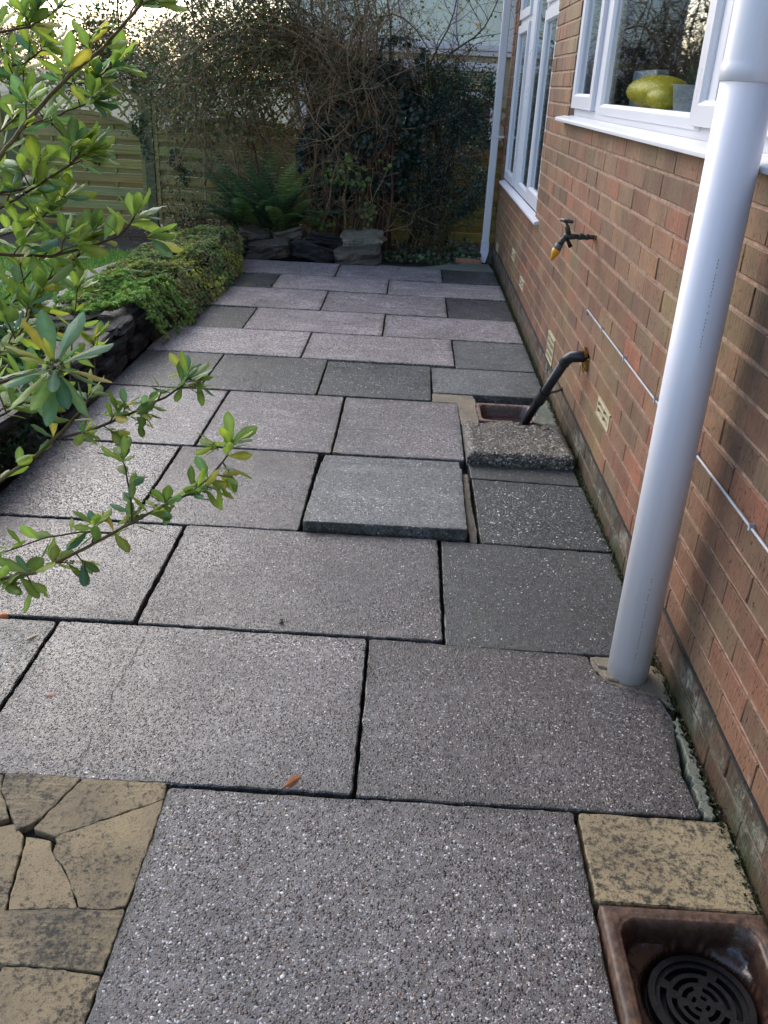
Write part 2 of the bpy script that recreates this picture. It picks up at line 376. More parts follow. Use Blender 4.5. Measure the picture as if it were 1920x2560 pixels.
def leafmat(name, rough=.35, trans=.35, spec=.5):
    b = NB(name); c = b.attr(); v = b.coord()
    base = b.mix(b.ramp(b.noise(v, 60, 3), [(.3, .35), (.6, 0)]), c, tuple((.03, .05, .012)))
    m = b.fin(base, rough, None, spec)
    tl = b.n('ShaderNodeBsdfTranslucent'); b.l(b.mix(1.0, c, (.86, 1.0, .6), 'MULTIPLY'), tl.inputs[0])
    mx = b.n('ShaderNodeMixShader'); mx.inputs[0].default_value = trans
    b.l(b.p.outputs[0], mx.inputs[1]); b.l(tl.outputs[0], mx.inputs[2]); b.l(mx.outputs[0], b.out.inputs[0]); return m
M['leaf'] = leafmat('leaf', .45, .45, .35)
M['leafdark'] = leafmat('leafdark', .38, .12)
M['sedum'] = leafmat('sedum', .5, .3)
def barkmat(name, bumpd=.002):
    b = NB(name); c = b.attr(); v = b.coord(); n1 = b.noise(v, 90, 4, .6)
    return b.fin(b.mix(b.ramp(n1, [(.35, .5), (.65, 0)]), c, (.02, .016, .012)), .7, b.bump(n1, bumpd), .3)
M['bark'] = barkmat('bark')
def fence_mat():
    b = NB('fence_wood'); v = b.coord(); c = b.attr()
    g = b.noise(b.coord(scale=(2.5, 10, 70)), 1, 4, .6)
    base = b.mix(b.ramp(g, [(.3, .6), (.6, 0)]), c, lin((84, 76, 52)))
    base = b.mix(b.ramp(b.noise(v, 3, 5, .6), [(.5, 0), (.7, .6)]), base, lin((122, 126, 80)))
    return b.fin(base, .8, b.bump(g, .002), .3)
M['fence'] = fence_mat()

# ================================================================== SETTING
def sheet(name, xs, ys, z, mat, holes=(), kind='structure'):
    m = MB(); xs = sorted(xs); ys = sorted(ys)
    for i in range(len(xs)-1):
        for j in range(len(ys)-1):
            cx, cy = (xs[i]+xs[i+1])/2, (ys[j]+ys[j+1])/2
            if any(a < cx < b_ and c < cy < d for a, b_, c, d in holes): continue
            m.add([(xs[i], ys[j], z), (xs[i+1], ys[j], z), (xs[i+1], ys[j+1], z), (xs[i], ys[j+1], z)], [(0, 1, 2, 3)])
    o = m.build(name, mat); tag(o, kind=kind); return o
GH = [(-.335, -.012, .85, 1.205), (-.40, -.085, 3.97, 4.26)]
sheet('ground', [-600, -.40, -.335, -.085, -.012, 600], [-100, .85, 1.205, 3.97, 4.26, 900], -.052, M['joint'], GH)
sheet('soil_border', [-2.8, -.05], [7.86, 9.4], -.03, M['soil'])
sheet('garden_soil', [-30, -2.9], [7.55, 9.4], -.034, M['soil'])
sheet('lawn', [-30, -2.86], [1.0, 7.9], -.026, M['lawn'])
sheet('field', [-400, 400], [9.5, 600], -.04, simple('field', (.05, .06, .03), .9, 1, .4))

# ------------------------------------------------------------------ slabs
def perim(poly, step=.03, jit=.0015, rnd=.006):
    """densify a polygon, jitter it and round its corners a little"""
    n = len(poly); P = []
    for i in range(n):
        a = Vector((*poly[i], 0)); b = Vector((*poly[(i+1) % n], 0)); L = (b-a).length; d = (b-a)/L
        nn = Vector((-d.y, d.x, 0)); k = max(2, int(L/step))
        c = min(rnd, L*.2)
        for q in range(k):
            t = c + (L-2*c)*q/(k-1); p = a+d*t + nn*random.uniform(-jit, jit*.6)
            P.append(p)
    return P
def slab_mesh(m, poly, z=0.0, thick=.05, cham=.0025, tilt=(0, 0), jit=.0022, step=.02, c=(1, 1, 1), grime=0, rnd=.006):
    if sum(poly[i][0]*poly[(i+1) % len(poly)][1]-poly[(i+1) % len(poly)][0]*poly[i][1] for i in range(len(poly))) < 0: poly = poly[::-1]
    P = perim(poly, step, jit, rnd); n = len(P); cen = sum(P, Vector())/n
    I = []
    for i in range(n):
        d = (P[(i+1) % n]-P[i-1]).normalized(); I.append(P[i] + Vector((-d.y, d.x, 0))*cham*random.uniform(.6, 1.7))
    zt = lambda p: z + tilt[0]*(p.x-cen.x) + tilt[1]*(p.y-cen.y)
    I2 = []
    for i in range(n):
        q = cen-I[i]; I2.append(I[i] + q*min(.4, grime*1.25*(1+.35*mnoise.noise(P[i]*6))/max(q.length, .05)))
    V = [(p.x, p.y, zt(p)-thick) for p in P] + [(p.x, p.y, zt(p)-cham*random.uniform(.7, 1.5)) for p in P] + [(p.x, p.y, zt(p)) for p in I]
    if grime: V += [(p.x, p.y, zt(p)) for p in I2]
    F = []
    for i in range(n):
        j = (i+1) % n; F.append((i, j, n+j, n+i)); F.append((n+i, n+j, 2*n+j, 2*n+i))
    if grime:
        for i in range(n): j = (i+1) % n; F.append((2*n+i, 2*n+j, 3*n+j, 3*n+i))
        F.append(tuple(range(3*n, 4*n))); m.add(V, F, [(0, 0, 0)]*(3*n)+[(1, 1, 1)]*n); return cen
    F.append(tuple(range(2*n, 3*n)))
    m.add(V, F, c); return cen
def slab(poly, mat, label, z=0, thick=.048, tilt=(0, 0), name='paving_slab', cat='paving slab', group='slabs of the patio', g=.0022, **k):
    k.setdefault('grime', .026 if mat.startswith('slab') else 0)
    if len(poly) == 4 and not hasattr(poly[0], '__len__'):
        x0, x1, y0, y1 = poly
        j = lambda: random.uniform(-.0015, .0015)
        poly = [(x0+g+j(), y0+g+j()), (x1-g+j(), y0+g+j()), (x1-g+j(), y1-g+j()), (x0+g+j(), y1-g+j())]
    cx = sum(p[0] for p in poly)/len(poly); cy = sum(p[1] for p in poly)/len(poly)
    m = MB(); slab_mesh(m, poly, z+random.uniform(-.0018, .0018), thick, tilt=tilt, **k)
    o = m.build(name, M[mat], loc=(cx, cy, z-thick)); return tag(o, label, cat, group)
P_, F_, D_, G_, B_ = 'slab_pink', 'slab_far_lightened', 'slab_dark', 'slab_grey', 'slab_brown'
# row at the bottom of the picture
slab((-1.233, -.337, .80, 1.458), P_, 'gravelly mauve slab directly left of the brown drain tray, largest and lowest of the patio')
slab([(-.329, 1.222), (-.012, 1.216), (-.004, 1.452), (-.327, 1.455)], 'sand_clean', 'plain sand yellow slab with black speckles behind the near brown drain tray', thick=.045)
# second row
slab((-2.22, -1.712, 1.466, 2.075), D_, 'dark slab cut off by the left edge, above the yellow crazy paving')
o = slab((-1.706, -.826, 1.466, 2.078), P_, 'wide mauve slab with a flat pinkish leaf, behind the crazy paving')
m = MB(); y = 1.475; x = -1.455
while y < 2.07:
    y2 = y+random.uniform(.008, .02); x2 = x+random.uniform(-.004, .004)-(x+1.452)*.1
    if mnoise.noise((y*7, 0, 3)) > -.25: w = random.uniform(.0004, .0009); m.add([(x-w, y, .0024), (x+w, y, .0024), (x2+w, y2, .0024), (x2-w, y2, .0024)], [(0, 1, 2, 3)])
    y, x = y2, x2
m.build('crack', M['hole'], o)
slab([(-.818, 1.463), (-.055, 1.461), (-.062, 1.6), (-.03, 1.80), (-.045, 1.885), (-.10, 1.90), (-.16, 1.925), (-.195, 1.98), (-.205, 2.055), (-.818, 2.078)], P_, 'mauve slab notched round the foot of the fat white pipe')
# third row
slab((-2.22, -1.499, 2.088, 2.70), P_, 'wet mauve slab under the lowest leafy branch, at the left edge')
slab((-1.491, -.611, 2.084, 2.708), P_, 'mauve slab with a tiny tuft of moss at its front edge, in front of the lifted slab')
slab([(-.602, 2.065), (-.135, 2.062), (-.03, 2.03), (-.012, 2.675), (-.60, 2.70)], B_, 'dark brownish slab behind and left of the fat white pipe')
# fourth row
slab((-2.23, -1.694, 2.715, 3.425), 'slab_wet', 'glossy wet slab reflecting the sky beside the raised bed, at the left edge')
slab((-1.686, -1.102, 2.712, 3.428), P_, 'mauve grey slab just left of the lifted slab')
slab([(-1.088, 2.722), (-.512, 2.727), (-.503, 3.335), (-1.083, 3.33)], G_, 'pale greenish grey slab lifted at its front edge above its neighbours', z=.022, tilt=(0, -.045), thick=.05)
slab((-1.08, -.505, 3.345, 3.435), G_, 'thin strip of grey slab behind the lifted slab', z=-.006)
slab([(-.463, 2.70), (-.012, 2.688), (-.022, 3.225), (-.463, 3.248)], D_, 'dark slab against the wall, right of the strip of old timber')
slab([(-.466, 3.262), (-.028, 3.24), (-.03, 3.44), (-.47, 3.452)], B_, 'narrow slab lying in front of the broken lump of concrete')
# fifth row
slab((-2.23, -1.638, 3.442, 4.185), 'slab_mid', 'mauve slab behind the glossy wet one, partly behind a leafy branch tip')
slab((-1.631, -1.054, 3.442, 4.188), 'slab_mid', 'square grey slab just behind the left half of the lifted slab, in front of the dark row')
slab((-1.047, -.483, 3.444, 4.19), 'slab_mid', 'square grey slab immediately left of the broken lump of concrete')
# sixth row, all dark
slab((-2.24, -1.79, 4.197, 4.828), D_, 'dark slab at the foot of the raised bed, first of the dark row')
slab((-1.785, -1.198, 4.199, 4.822), D_, 'dark slab, second from the raised bed in the dark row')
slab((-1.192, -.615, 4.203, 4.795), D_, 'dark slab left of the grey slab behind the far drain')
slab((-.608, -.022, 4.335, 4.785), G_, 'smooth grey slab whose front edge overhangs the far brown drain')
# seventh
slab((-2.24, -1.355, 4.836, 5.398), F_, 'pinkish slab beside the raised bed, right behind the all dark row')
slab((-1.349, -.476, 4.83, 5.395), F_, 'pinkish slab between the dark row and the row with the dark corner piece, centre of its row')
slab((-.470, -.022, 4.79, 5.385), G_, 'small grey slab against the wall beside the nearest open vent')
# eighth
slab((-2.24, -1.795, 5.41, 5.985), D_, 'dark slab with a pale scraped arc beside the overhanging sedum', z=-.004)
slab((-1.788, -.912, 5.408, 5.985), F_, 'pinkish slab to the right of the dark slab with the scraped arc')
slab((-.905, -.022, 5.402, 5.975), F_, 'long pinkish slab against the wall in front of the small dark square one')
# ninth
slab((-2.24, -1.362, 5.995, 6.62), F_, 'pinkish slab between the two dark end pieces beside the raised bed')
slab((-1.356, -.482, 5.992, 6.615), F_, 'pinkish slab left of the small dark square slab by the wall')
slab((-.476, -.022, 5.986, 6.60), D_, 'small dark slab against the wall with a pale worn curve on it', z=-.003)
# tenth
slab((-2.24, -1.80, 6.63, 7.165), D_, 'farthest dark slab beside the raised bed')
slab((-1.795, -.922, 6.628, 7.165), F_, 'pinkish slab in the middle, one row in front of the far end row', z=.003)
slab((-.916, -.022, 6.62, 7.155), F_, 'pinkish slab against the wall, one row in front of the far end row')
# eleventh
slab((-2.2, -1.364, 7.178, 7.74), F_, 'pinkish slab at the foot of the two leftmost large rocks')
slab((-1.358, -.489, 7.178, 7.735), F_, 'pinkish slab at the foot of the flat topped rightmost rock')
slab((-.483, -.03, 7.17, 7.72), D_, 'dark slab nearest the far white square downpipe')

m = MB()
for q in ((-2.22, -1.846, .845, 1.458), (-1.84, -1.24, .20, .81), (-1.233, -.337, .20, .792), (-.33, -.012, .24, .84), (-2.22, -1.846, .20, .838), (-1.84, -.93, -.42, .192), (-.922, -.012, -.42, .192), (-2.22, -1.846, -.42, .192)):
    slab_mesh(m, [(q[0]+.002, q[2]+.002), (q[1]-.002, q[2]+.002), (q[1]-.002, q[3]-.002), (q[0]+.002, q[3]-.002)], 0, .048)
tag(m.build('patio', M[P_], loc=(-1.2, .2, -.048)), kind='structure')

# kerb of smooth concrete curving round the far end
m = MB(); pts = [(-1.05, 7.80), (-.95, 7.80), (-.87, 7.775), (-.76, 7.775), (-.66, 7.79), (-.55, 7.87), (-.445, 7.97), (-.31, 8.09), (-.05, 8.09), (-.03, 7.735), (-.5, 7.75), (-1.05, 7.75)]
slab_mesh(m, pts, .0, .05, jit=.001); o = m.build('concrete_edging', M['cement_green'], loc=(-.5, 7.8, -.05))
tag(o, 'smooth pale concrete edging curving towards the foot of the far downpipe', 'edging')
m = MB(); m.box(-.345, -.115, 8.10, 8.20, -.04, .028); o = m.build('loose_brick', M['terracotta'], loc=(-.23, 8.15, -.04), bevel=.006)
o.rotation_euler.z = .06; tag(o, 'weathered terracotta brick lying left of the far downpipe foot', 'brick')

# strips beside the drains
m = MB(); slab_mesh(m, [(-.612, 4.2), (-.485, 4.2), (-.478, 3.9), (-.40, 3.90), (-.388, 3.985), (-.396, 4.1), (-.392, 4.245), (-.40, 4.328), (-.61, 4.332)], -.004, .05, jit=.004, step=.02)
o = m.build('mortar_surround', M['mortar_pad'], loc=(-.5, 4.1, -.05)); tag(o, 'cracked tan mortar bent round the left corner of the far drain', 'mortar')
m = MB(); slab_mesh(m, [(-.135, 3.975), (-.09, 3.95), (-.018, 3.94), (-.014, 4.31), (-.075, 4.325), (-.088, 4.2), (-.10, 4.08)], -.002, .05, jit=.004, step=.02)
o = m.build('mortar_surround', M['cement_green'], loc=(-.05, 4.1, -.05)); tag(o, 'smooth grey green cement between the far drain and the wall', 'mortar')
m = MB(); slab_mesh(m, [(-.20, 2.055), (-.19, 1.985), (-.155, 1.93), (-.10, 1.905), (-.045, 1.89), (-.012, 1.83), (-.008, 2.02), (-.03, 2.026), (-.135, 2.055)], -.003, .05, jit=.006, step=.018)
slab_mesh(m, [(-.19, 2.045), (-.178, 2.00), (-.15, 1.99), (-.13, 2.045)], .006, .05, jit=.004, step=.015)
slab_mesh(m, [(-.178, 1.985), (-.172, 1.95), (-.135, 1.94), (-.13, 1.96), (-.15, 1.985)], .005, .05, jit=.004, step=.015)
o = m.build('mortar_surround', M['mortar_pad'], loc=(-.1, 1.98, -.05)); tag(o, 'broken tan mortar collar round the foot of the fat white pipe', 'mortar')
m = MB(); slab_mesh(m, [(-.048, 1.47), (-.026, 1.458), (-.022, 1.55), (-.018, 1.66), (-.016, 1.80), (-.03, 1.79), (-.036, 1.68), (-.043, 1.58)], .003, .055, jit=.007, step=.011)
o = m.build('mortar_strip', M['cement_green'], loc=(-.03, 1.65, -.05)); tag(o, 'crumbling grey mortar strip along the wall foot behind the yellow slab', 'mortar')
m = MB(); slab_mesh(m, [(-.498, 2.715), (-.476, 2.70), (-.470, 2.80), (-.478, 3.0), (-.476, 3.31), (-.500, 3.308), (-.503, 3.0)], -.006, .04, jit=.002)
o = m.build('timber_strip', M['timber'], loc=(-.488, 3.0, -.05)); tag(o, 'old grey timber strip wedged in the gap right of the lifted slab', 'timber strip')

# the broken lump of exposed gravel concrete
def lump():
    m = MB(); nx, ny = 40, 34; x0, x1, y0, y1 = -.478, -.028, 3.405, 3.94
    V = []; F = []
    for j in range(ny+1):
        for i in range(nx+1):
            u, w = i/nx, j/ny; x = x0+(x1-x0)*u; y = y0+(y1-y0)*w
            yb = y1 - .10 - .05*mnoise.noise((x*9, 3, 0)) - .03*mnoise.noise((x*30, 7, 0)) if True else y1
            y = y0+(yb-y0)*w
            z = .055 + .008*mnoise.noise((x*14, y*14, 1)) + .005*mnoise.noise((x*50, y*50, 2)) - .012*w
            if w > .8: z += .014*max(0, mnoise.noise((x*16, y*16, 5))) - .05*(w-.8)**1.0
            e = min(u, 1-u)*(x1-x0); f = w*(yb-y0)
            if e < .02: z -= .012*(1-e/.02)
            if f < .02: z -= .012*(1-f/.02)**2
            V.append((x, y, z))
    for j in range(ny):
        for i in range(nx): a = j*(nx+1)+i; F.append((a, a+1, a+nx+2, a+nx+1))
    base = len(V); ring = [i for i in range(nx+1)] + [j*(nx+1)+nx for j in range(1, ny+1)] + [ny*(nx+1)+i for i in range(nx-1, -1, -1)] + [j*(nx+1) for j in range(ny-1, 0, -1)]
    for r in ring: x, y, z = V[r]; V.append((x, y+.006*mnoise.noise((x*40, y*40, 0)), -.008))
    n = len(ring)
    for k in range(n): a, b_ = ring[k], ring[(k+1) % n]; F.append((b_, a, base+k, base+(k+1) % n))
    m.add(V, F); return m.build('concrete_lump', M['slab_worn'], loc=(-.25, 3.65, 0), smooth=True)
tag(lump(), 'rough broken slab of exposed pebble concrete raised in front of the far drain', 'broken slab')
m = MB(); m.box(-.47, -.03, 3.46, 3.86, -.05, -.004); tag(m.build('packing_slab', M[B_], loc=(-.25, 3.66, -.05), bevel=.003), 'thin slab packed under the broken pebble concrete', 'paving slab', 'slabs of the patio')

# crazy paving stone at the bottom left
cp = thing('crazy_paving', 'square of yellow crazy paving with black lichen, bottom left corner', 'paving slab', (-1.5, 1.2, -.045), 'slabs of the patio')
pieces = [([(-1.425, 1.468), (-1.243, 1.466), (-1.236, 1.425), (-1.432, 1.302), (-1.478, 1.318), (-1.47, 1.345)], 0),
          ([(-1.236, 1.418), (-1.237, 1.146), (-1.262, 1.137), (-1.318, 1.136), (-1.36, 1.20), (-1.415, 1.262), (-1.418, 1.292), (-1.428, 1.296)], 0),
          ([(-1.603, 1.468), (-1.435, 1.468), (-1.48, 1.345), (-1.512, 1.312), (-1.535, 1.345), (-1.588, 1.42)], 1),
          ([(-1.484, 1.298), (-1.436, 1.288), (-1.424, 1.262), (-1.368, 1.196), (-1.328, 1.136), (-1.45, 1.124)], 0),
          ([(-1.458, 1.117), (-1.32, 1.129), (-1.262, 1.129), (-1.238, 1.135), (-1.238, 1.008), (-1.29, 1.012), (-1.41, 1.014), (-1.462, 1.02)], 1),
          ([(-1.84, 1.46), (-1.611, 1.468), (-1.596, 1.42), (-1.545, 1.342), (-1.60, 1.31), (-1.72, 1.29), (-1.84, 1.30)], 1),
          ([(-1.495, 1.298), (-1.46, 1.122), (-1.47, 1.09), (-1.66, 1.06), (-1.70, 1.27), (-1.60, 1.30), (-1.53, 1.325)], 0),
          ([(-1.71, 1.27), (-1.67, 1.06), (-1.84, 1.03), (-1.84, 1.285)], 0),
          ([(-1.468, 1.083), (-1.468, 1.02), (-1.42, .83), (-1.84, .83), (-1.84, 1.022), (-1.66, 1.05)], 0),
          ([(-1.41, 1.006), (-1.30, 1.005), (-1.238, 1.001), (-1.238, .83), (-1.41, .83)], 0)]
def grow(poly, a):
    n = len(poly); s_ = sum(poly[i][0]*poly[(i+1) % n][1]-poly[(i+1) % n][0]*poly[i][1] for i in range(n)); sg = 1 if s_ > 0 else -1; out = []
    for i in range(n):
        d = (Vector(poly[(i+1) % n])-Vector(poly[i-1])).normalized(); out.append((poly[i][0]+d.y*a*sg, poly[i][1]-d.x*a*sg))
    return out
for poly, k in pieces:
    poly = grow(poly, .0030)
    m = MB(); slab_mesh(m, poly, -.002+random.uniform(-.002, .002), .04, cham=.0015, jit=.0028, step=.016, rnd=.003)
    m.build('stone', M['sand_stone_rill' if k else 'sand_stone'], cp, loc=(sum(p[0] for p in poly)/len(poly), sum(p[1] for p in poly)/len(poly), -.045))
m = MB(); m.box(-1.84, -1.24, .82, 1.465, -.046, -.018); m.build('bed', M['joint'], cp)

# ------------------------------------------------------------------ drains
def tray(label, X0, X1, Y0, Y1, ztop, rim, depth, cx, cy, cr, mat, grate=True):
    t = thing('drain_gully', label, 'drain', ((X0+X1)/2, (Y0+Y1)/2, ztop-depth-.03))
    n = 90; V = []; F = []; C = []
    def prof(d, r):
        if d < rim: q = d/rim; return -.004*(2*abs(q-.5))**4, 1.0
        q = min(1, (d-rim)/.02); s = q*q*(3-2*q)
        zz = -s*depth*.72; zz -= .28*depth*min(1, max(0, (d-rim-.02)/.06))
        return zz, max(0, 1-q*1.3)*.9
    for j in range(n+1):
        for i in range(n+1):
            x = X0+(X1-X0)*i/n; y = Y0+(Y1-Y0)*j/n
            # soft corners
            d = min(x-X0, X1-x, y-Y0, Y1-y); ri = math.hypot(x-cx, y-cy)
            e1 = sorted([min(x-X0, X1-x), min(y-Y0, Y1-y)])
            d2 = e1[0] - .35*max(0, .03-(e1[1]-e1[0]))
            z, c = prof(max(0, d2) if d > rim*.8 else d, ri)
            if ri < cr+.012: s = min(1, (cr+.012-ri)/.012); z = z*(1-s)+s*(-depth-.012); c = max(c, .9*max(0, 1-abs(s-.12)/.14))
            V.append((x+.0012*mnoise.noise((x*60, y*60, 0)), y, ztop+z+.0012*mnoise.noise((x*45, y*45, 3)))); C.append((c, c, c))
    for j in range(n):
        for i in range(n):
            a = j*(n+1)+i
            mx, my = V[a][0]+(X1-X0)/n/2, V[a][1]+(Y1-Y0)/n/2
            F.append((a, a+1, a+n+2, a+n+1))
    ring = [i for i in range(n+1)] + [j*(n+1)+n for j in range(1, n+1)] + [n*(n+1)+i for i in range(n-1, -1, -1)] + [j*(n+1) for j in range(n-1, 0, -1)]
    base = len(V)
    for r in ring: V.append((V[r][0], V[r][1], ztop-depth-.03)); C.append((.6, .6, .6))
    for k in range(len(ring)): a, b_ = ring[k], ring[(k+1) % len(ring)]; F.append((b_, a, base+k, base+(k+1) % len(ring)))
    m = MB(); m.add(V, F, C); m.build('tray', M[mat], t, smooth=True)
    if grate:
        m = MB(); zt = ztop-depth+.008; NA = 72
        bands = [(0, .010, 0), (.010, .017, 1), (.017, .026, 0), (.026, .035, 2), (.035, .043, 0), (.043, .053, 3), (.053, .062, 0), (.062, .074, 4), (.074, .084, 0), (.084, .096, 0)]
        for r0_, r1_, k in bands:
            r0_, r1_ = r0_*cr/.1, r1_*cr/.1
            for a in range(NA):
                ang = (a % (NA//4))/(NA//4)
                if k:
                    off = .12*k; w = (ang+off) % 1.0; wid = {1: .45, 2: .32, 3: .22, 4: .16}[k]
                    if w > wid: continue
                t0, t1 = 2*PI*a/NA, 2*PI*(a+1)/NA
                zz = zt + (.006 if r0_ > .083*cr/.1 else 0)
                P = [(cx+r*math.cos(t), cy+r*math.sin(t), z) for z in (zt-.012, zz) for r, t in ((r0_, t0), (r1_, t0), (r1_, t1), (r0_, t1))]
                m.add(P, [(3, 2, 1, 0), (4, 5, 6, 7), (0, 1, 5, 4), (1, 2, 6, 5), (2, 3, 7, 6), (3, 0, 4, 7)])
        m.build('grate', M['iron'], t)
        m = MB(); m.tube([(cx, cy, zt-.035), (cx, cy, zt-.016)], cr*.97, 32); m.build('drain_hole', M['hole'], t)
    else:
        m = MB(); m.tube([(cx, cy, ztop-depth-.02), (cx, cy, ztop-depth-.004)], cr, 24); m.build('drain_hole', M['hole'], t)
    return t
tray('glazed brown clay drain tray with round black grate in the bottom right corner', -.331, -.016, .855, 1.197, .02, .026, .075, -.165, 1.050, .098, 'glaze')
tray('small brown clay drain tray that the black waste pipe runs into', -.393, -.10, 3.985, 4.25, -.012, .018, .075, -.235, 4.04, .06, 'glaze2', False)

# ================================================================== HOUSE
house = thing('brick_house', 'brown brick house wall with white framed windows along the right of the patio', 'house', (3, 4, 0))
YN, YF, ZT = -1.2, 8.42, 5.0
W1 = (1.62, 4.92, 1.30, 2.46)        # near window opening: y0 y1 z0 z1
W2 = (5.735, 8.08, .70, 2.46)        # far window opening
vents = [(4.43, 4.655, .138, .282), (3.057, 3.284, .297, .368), (5.90, 6.13, .212, .282), (6.56, 6.78, .289, .359), (7.85, 8.06, .135, .205)]
z0c, ch, L = -.0965, .077, .2315
pal = [lin(c) for c in ((138, 104, 82), (150, 98, 76), (126, 100, 78), (160, 94, 72), (104, 84, 70), (142, 112, 86), (122, 82, 66), (148, 104, 80), (112, 98, 76), (132, 92, 72), (92, 68, 58), (136, 100, 78), (144, 92, 72))]
bm_ = MB(); k = 0
def brick(y0, y1, z0, z1, c, x1=.09):
    j = lambda a=.0012: random.uniform(-a, a); x0 = random.uniform(-.0015, .0015); b = .002
    o = [(x0+b+j(.0006), yy, zz) for yy, zz in ((y0, z0), (y1, z0), (y1, z1), (y0, z1))]
    o = [(x, y+j(.0015), z+j(.0012)) for x, y, z in o]
    n_ = [(x0+j(.0008), y, z) for y, z in ((y0+b, z0+b), (y1-b, z0+b), (y1-b, z1-b), (y0+b, z1-b))]
    bk = [(x1, y, z) for y, z in ((y0, z0), (y1, z0), (y1, z1), (y0, z1))]
    bm_.add(n_+o+bk, [(3, 2, 1, 0), (0, 1, 5, 4), (1, 2, 6, 5), (2, 3, 7, 6), (3, 0, 4, 7), (4, 5, 9, 8), (5, 6, 10, 9), (6, 7, 11, 10), (7, 4, 8, 11)], c)
while z0c + k*ch < ZT:
    z0 = z0c+k*ch; zc = z0+ch/2; y = 1.7515 + (k % 2)*.1135 - L*14
    while y < YF:
        segs = [(max(y, YN), min(y+L, YF))]
        for (a, b_, c, d) in [W1, W2]+vents:
            if c < zc < d:
                ns = []
                for s0, s1 in segs:
                    if s1 <= a or s0 >= b_: ns.append((s0, s1))
                    else:
                        if s0 < a: ns.append((s0, a))
                        if s1 > b_: ns.append((b_, s1))
                segs = ns
        for s0, s1 in segs:
            if s1-s0 > .02:
                c = random.choice(pal); c = tuple(q*.68+w*.32 for q, w in zip(c, lin((132, 100, 78)))); f = random.uniform(.84, 1.12)
                if zc < .13: c = random.choice([lin((112, 76, 64)), lin((84, 60, 54)), lin((120, 84, 66))])
                brick(s0+.0014, s1-.0014, z0+.0055, z0+ch-.0055, tuple(min(1, q*f) for q in c))
        y += L
    k += 1
wall = bm_.build('wall', M['brick'], house)
# mortar bed between the bricks, cut round the openings
def wall_sheet(name, xf, xb, mat, par):
    ys = sorted({YN, YF, W1[0], W1[1], W2[0], W2[1]} | {v[i] for v in vents for i in (0, 1)})
    zs = sorted({-.1, ZT, W1[2], W1[3], W2[2], W2[3]} | {v[i] for v in vents for i in (2, 3)}); m = MB()
    for i in range(len(ys)-1):
        for j in range(len(zs)-1):
            cy, cz = (ys[i]+ys[i+1])/2, (zs[j]+zs[j+1])/2
            if any(a < cy < b_ and c < cz < d for a, b_, c, d in [W1, W2]+vents): continue
            m.add([(xf, ys[i], zs[j]), (xf, ys[i+1], zs[j]), (xf, ys[i+1], zs[j+1]), (xf, ys[i], zs[j+1])], [(3, 2, 1, 0)])
    for a, b_, c, d in (W1, W2):   # reveals
        m.add([(xf+.002, a, c), (xb, a, c), (xb, a, d), (xf+.002, a, d)], [(0, 1, 2, 3)]); m.add([(xf+.002, b_, c), (xb, b_, c), (xb, b_, d), (xf+.002, b_, d)], [(3, 2, 1, 0)])
        m.add([(xf, a, c), (xf, b_, c), (xb, b_, c), (xb, a, c)], [(0, 1, 2, 3)]); m.add([(xf, a, d), (xf, b_, d), (xb, b_, d), (xb, a, d)], [(3, 2, 1, 0)])
    return m.build(name, mat, par)
wall_sheet('mortar_joints', .0048, .12, M['mortar'], wall)
m = MB(); m.box(.0045, 6, YF-.012, YF-.004, -.1, ZT); m.box(.0045, 6, YN, YN+.01, -.1, ZT); m.box(5.9, 6, YN+.01, YF-.012, -.1, ZT)
m.build('side_wall', M['mortar'], house)
m = MB(); m.add([(-.35, YN-.3, ZT), (6.35, YN-.3, ZT), (6.35, YF+.3, ZT), (-.35, YF+.3, ZT), (3, YN-.3, ZT+2), (3, YF+.3, ZT+2)], [(0, 1, 2, 3), (0, 3, 5, 4), (1, 4, 5, 2), (0, 4, 1), (3, 2, 5)])
m.build('roof', M['roof'], house)
m = MB(); m.box(2.4, 2.45, YN+.02, YF-.02, -.05, 4); m.box(.13, 2.4, 5.25, 5.32, -.05, 4); m.box(.13, 2.4, YN+.02, YF-.02, .3, .34); m.box(.13, 2.4, YN+.02, YF-.02, 2.6, 2.65)
m.build('room', M['room'], house)
# damp course
m = MB(); yy = YN; 
while yy < YF-.02:
    st = .035; z = .1365+.0015*mnoise.noise((yy*8, 0, 0)); x = -.004-.004*abs(mnoise.noise((yy*20, 3, 0)))
    m.box(x, .004, yy, min(yy+st, YF-.01), z-.0035, z+.0035); yy += st
m.build('damp_course', M['dpc'], wall)
# air bricks
for vi, (a, b_, c, d) in enumerate(vents):
    m = MB(); fr = .012; x0, x1 = -.003, .02; e = .002; a, b_, c, d = a+e, b_-e, c+e, d-e
    m.box(x0, x1, a, b_, c, c+fr); m.box(x0, x1, a, b_, d-fr, d); m.box(x0+.0005, x1, a, a+fr, c+fr, d-fr); m.box(x0+.0005, x1, b_-fr, b_, c+fr, d-fr)
    mid = (a+b_)/2; m.box(x0+.0005, x1, mid-.005, mid+.005, c+fr, d-fr)
    nr_ = 3 if d-c > .1 else 1
    for r in range(nr_):
        zz = c + (d-c)*(r+1)/(nr_+1)
        m.box(x0+.001, x1, a+fr, mid-.005, zz-.004, zz+.004); m.box(x0+.001, x1, mid+.005, b_-fr, zz-.004, zz+.004)
    if vi == 0:
        for q in range(1, 4):
            for s in (0, 1):
                yv = (a if s == 0 else mid) + (mid-a)*q/4; m.box(x0+.0015, x1, yv-.003, yv+.003, c+fr, d-fr)
    v_ = m.build('air_brick', M['airbrick'], house, loc=((x0+x1)/2, mid, (c+d)/2), bevel=.001)
    m = MB(); m.box(x1+.001, .05, a, b_, c, d); m.build('vent_opening', M['hole'], v_)

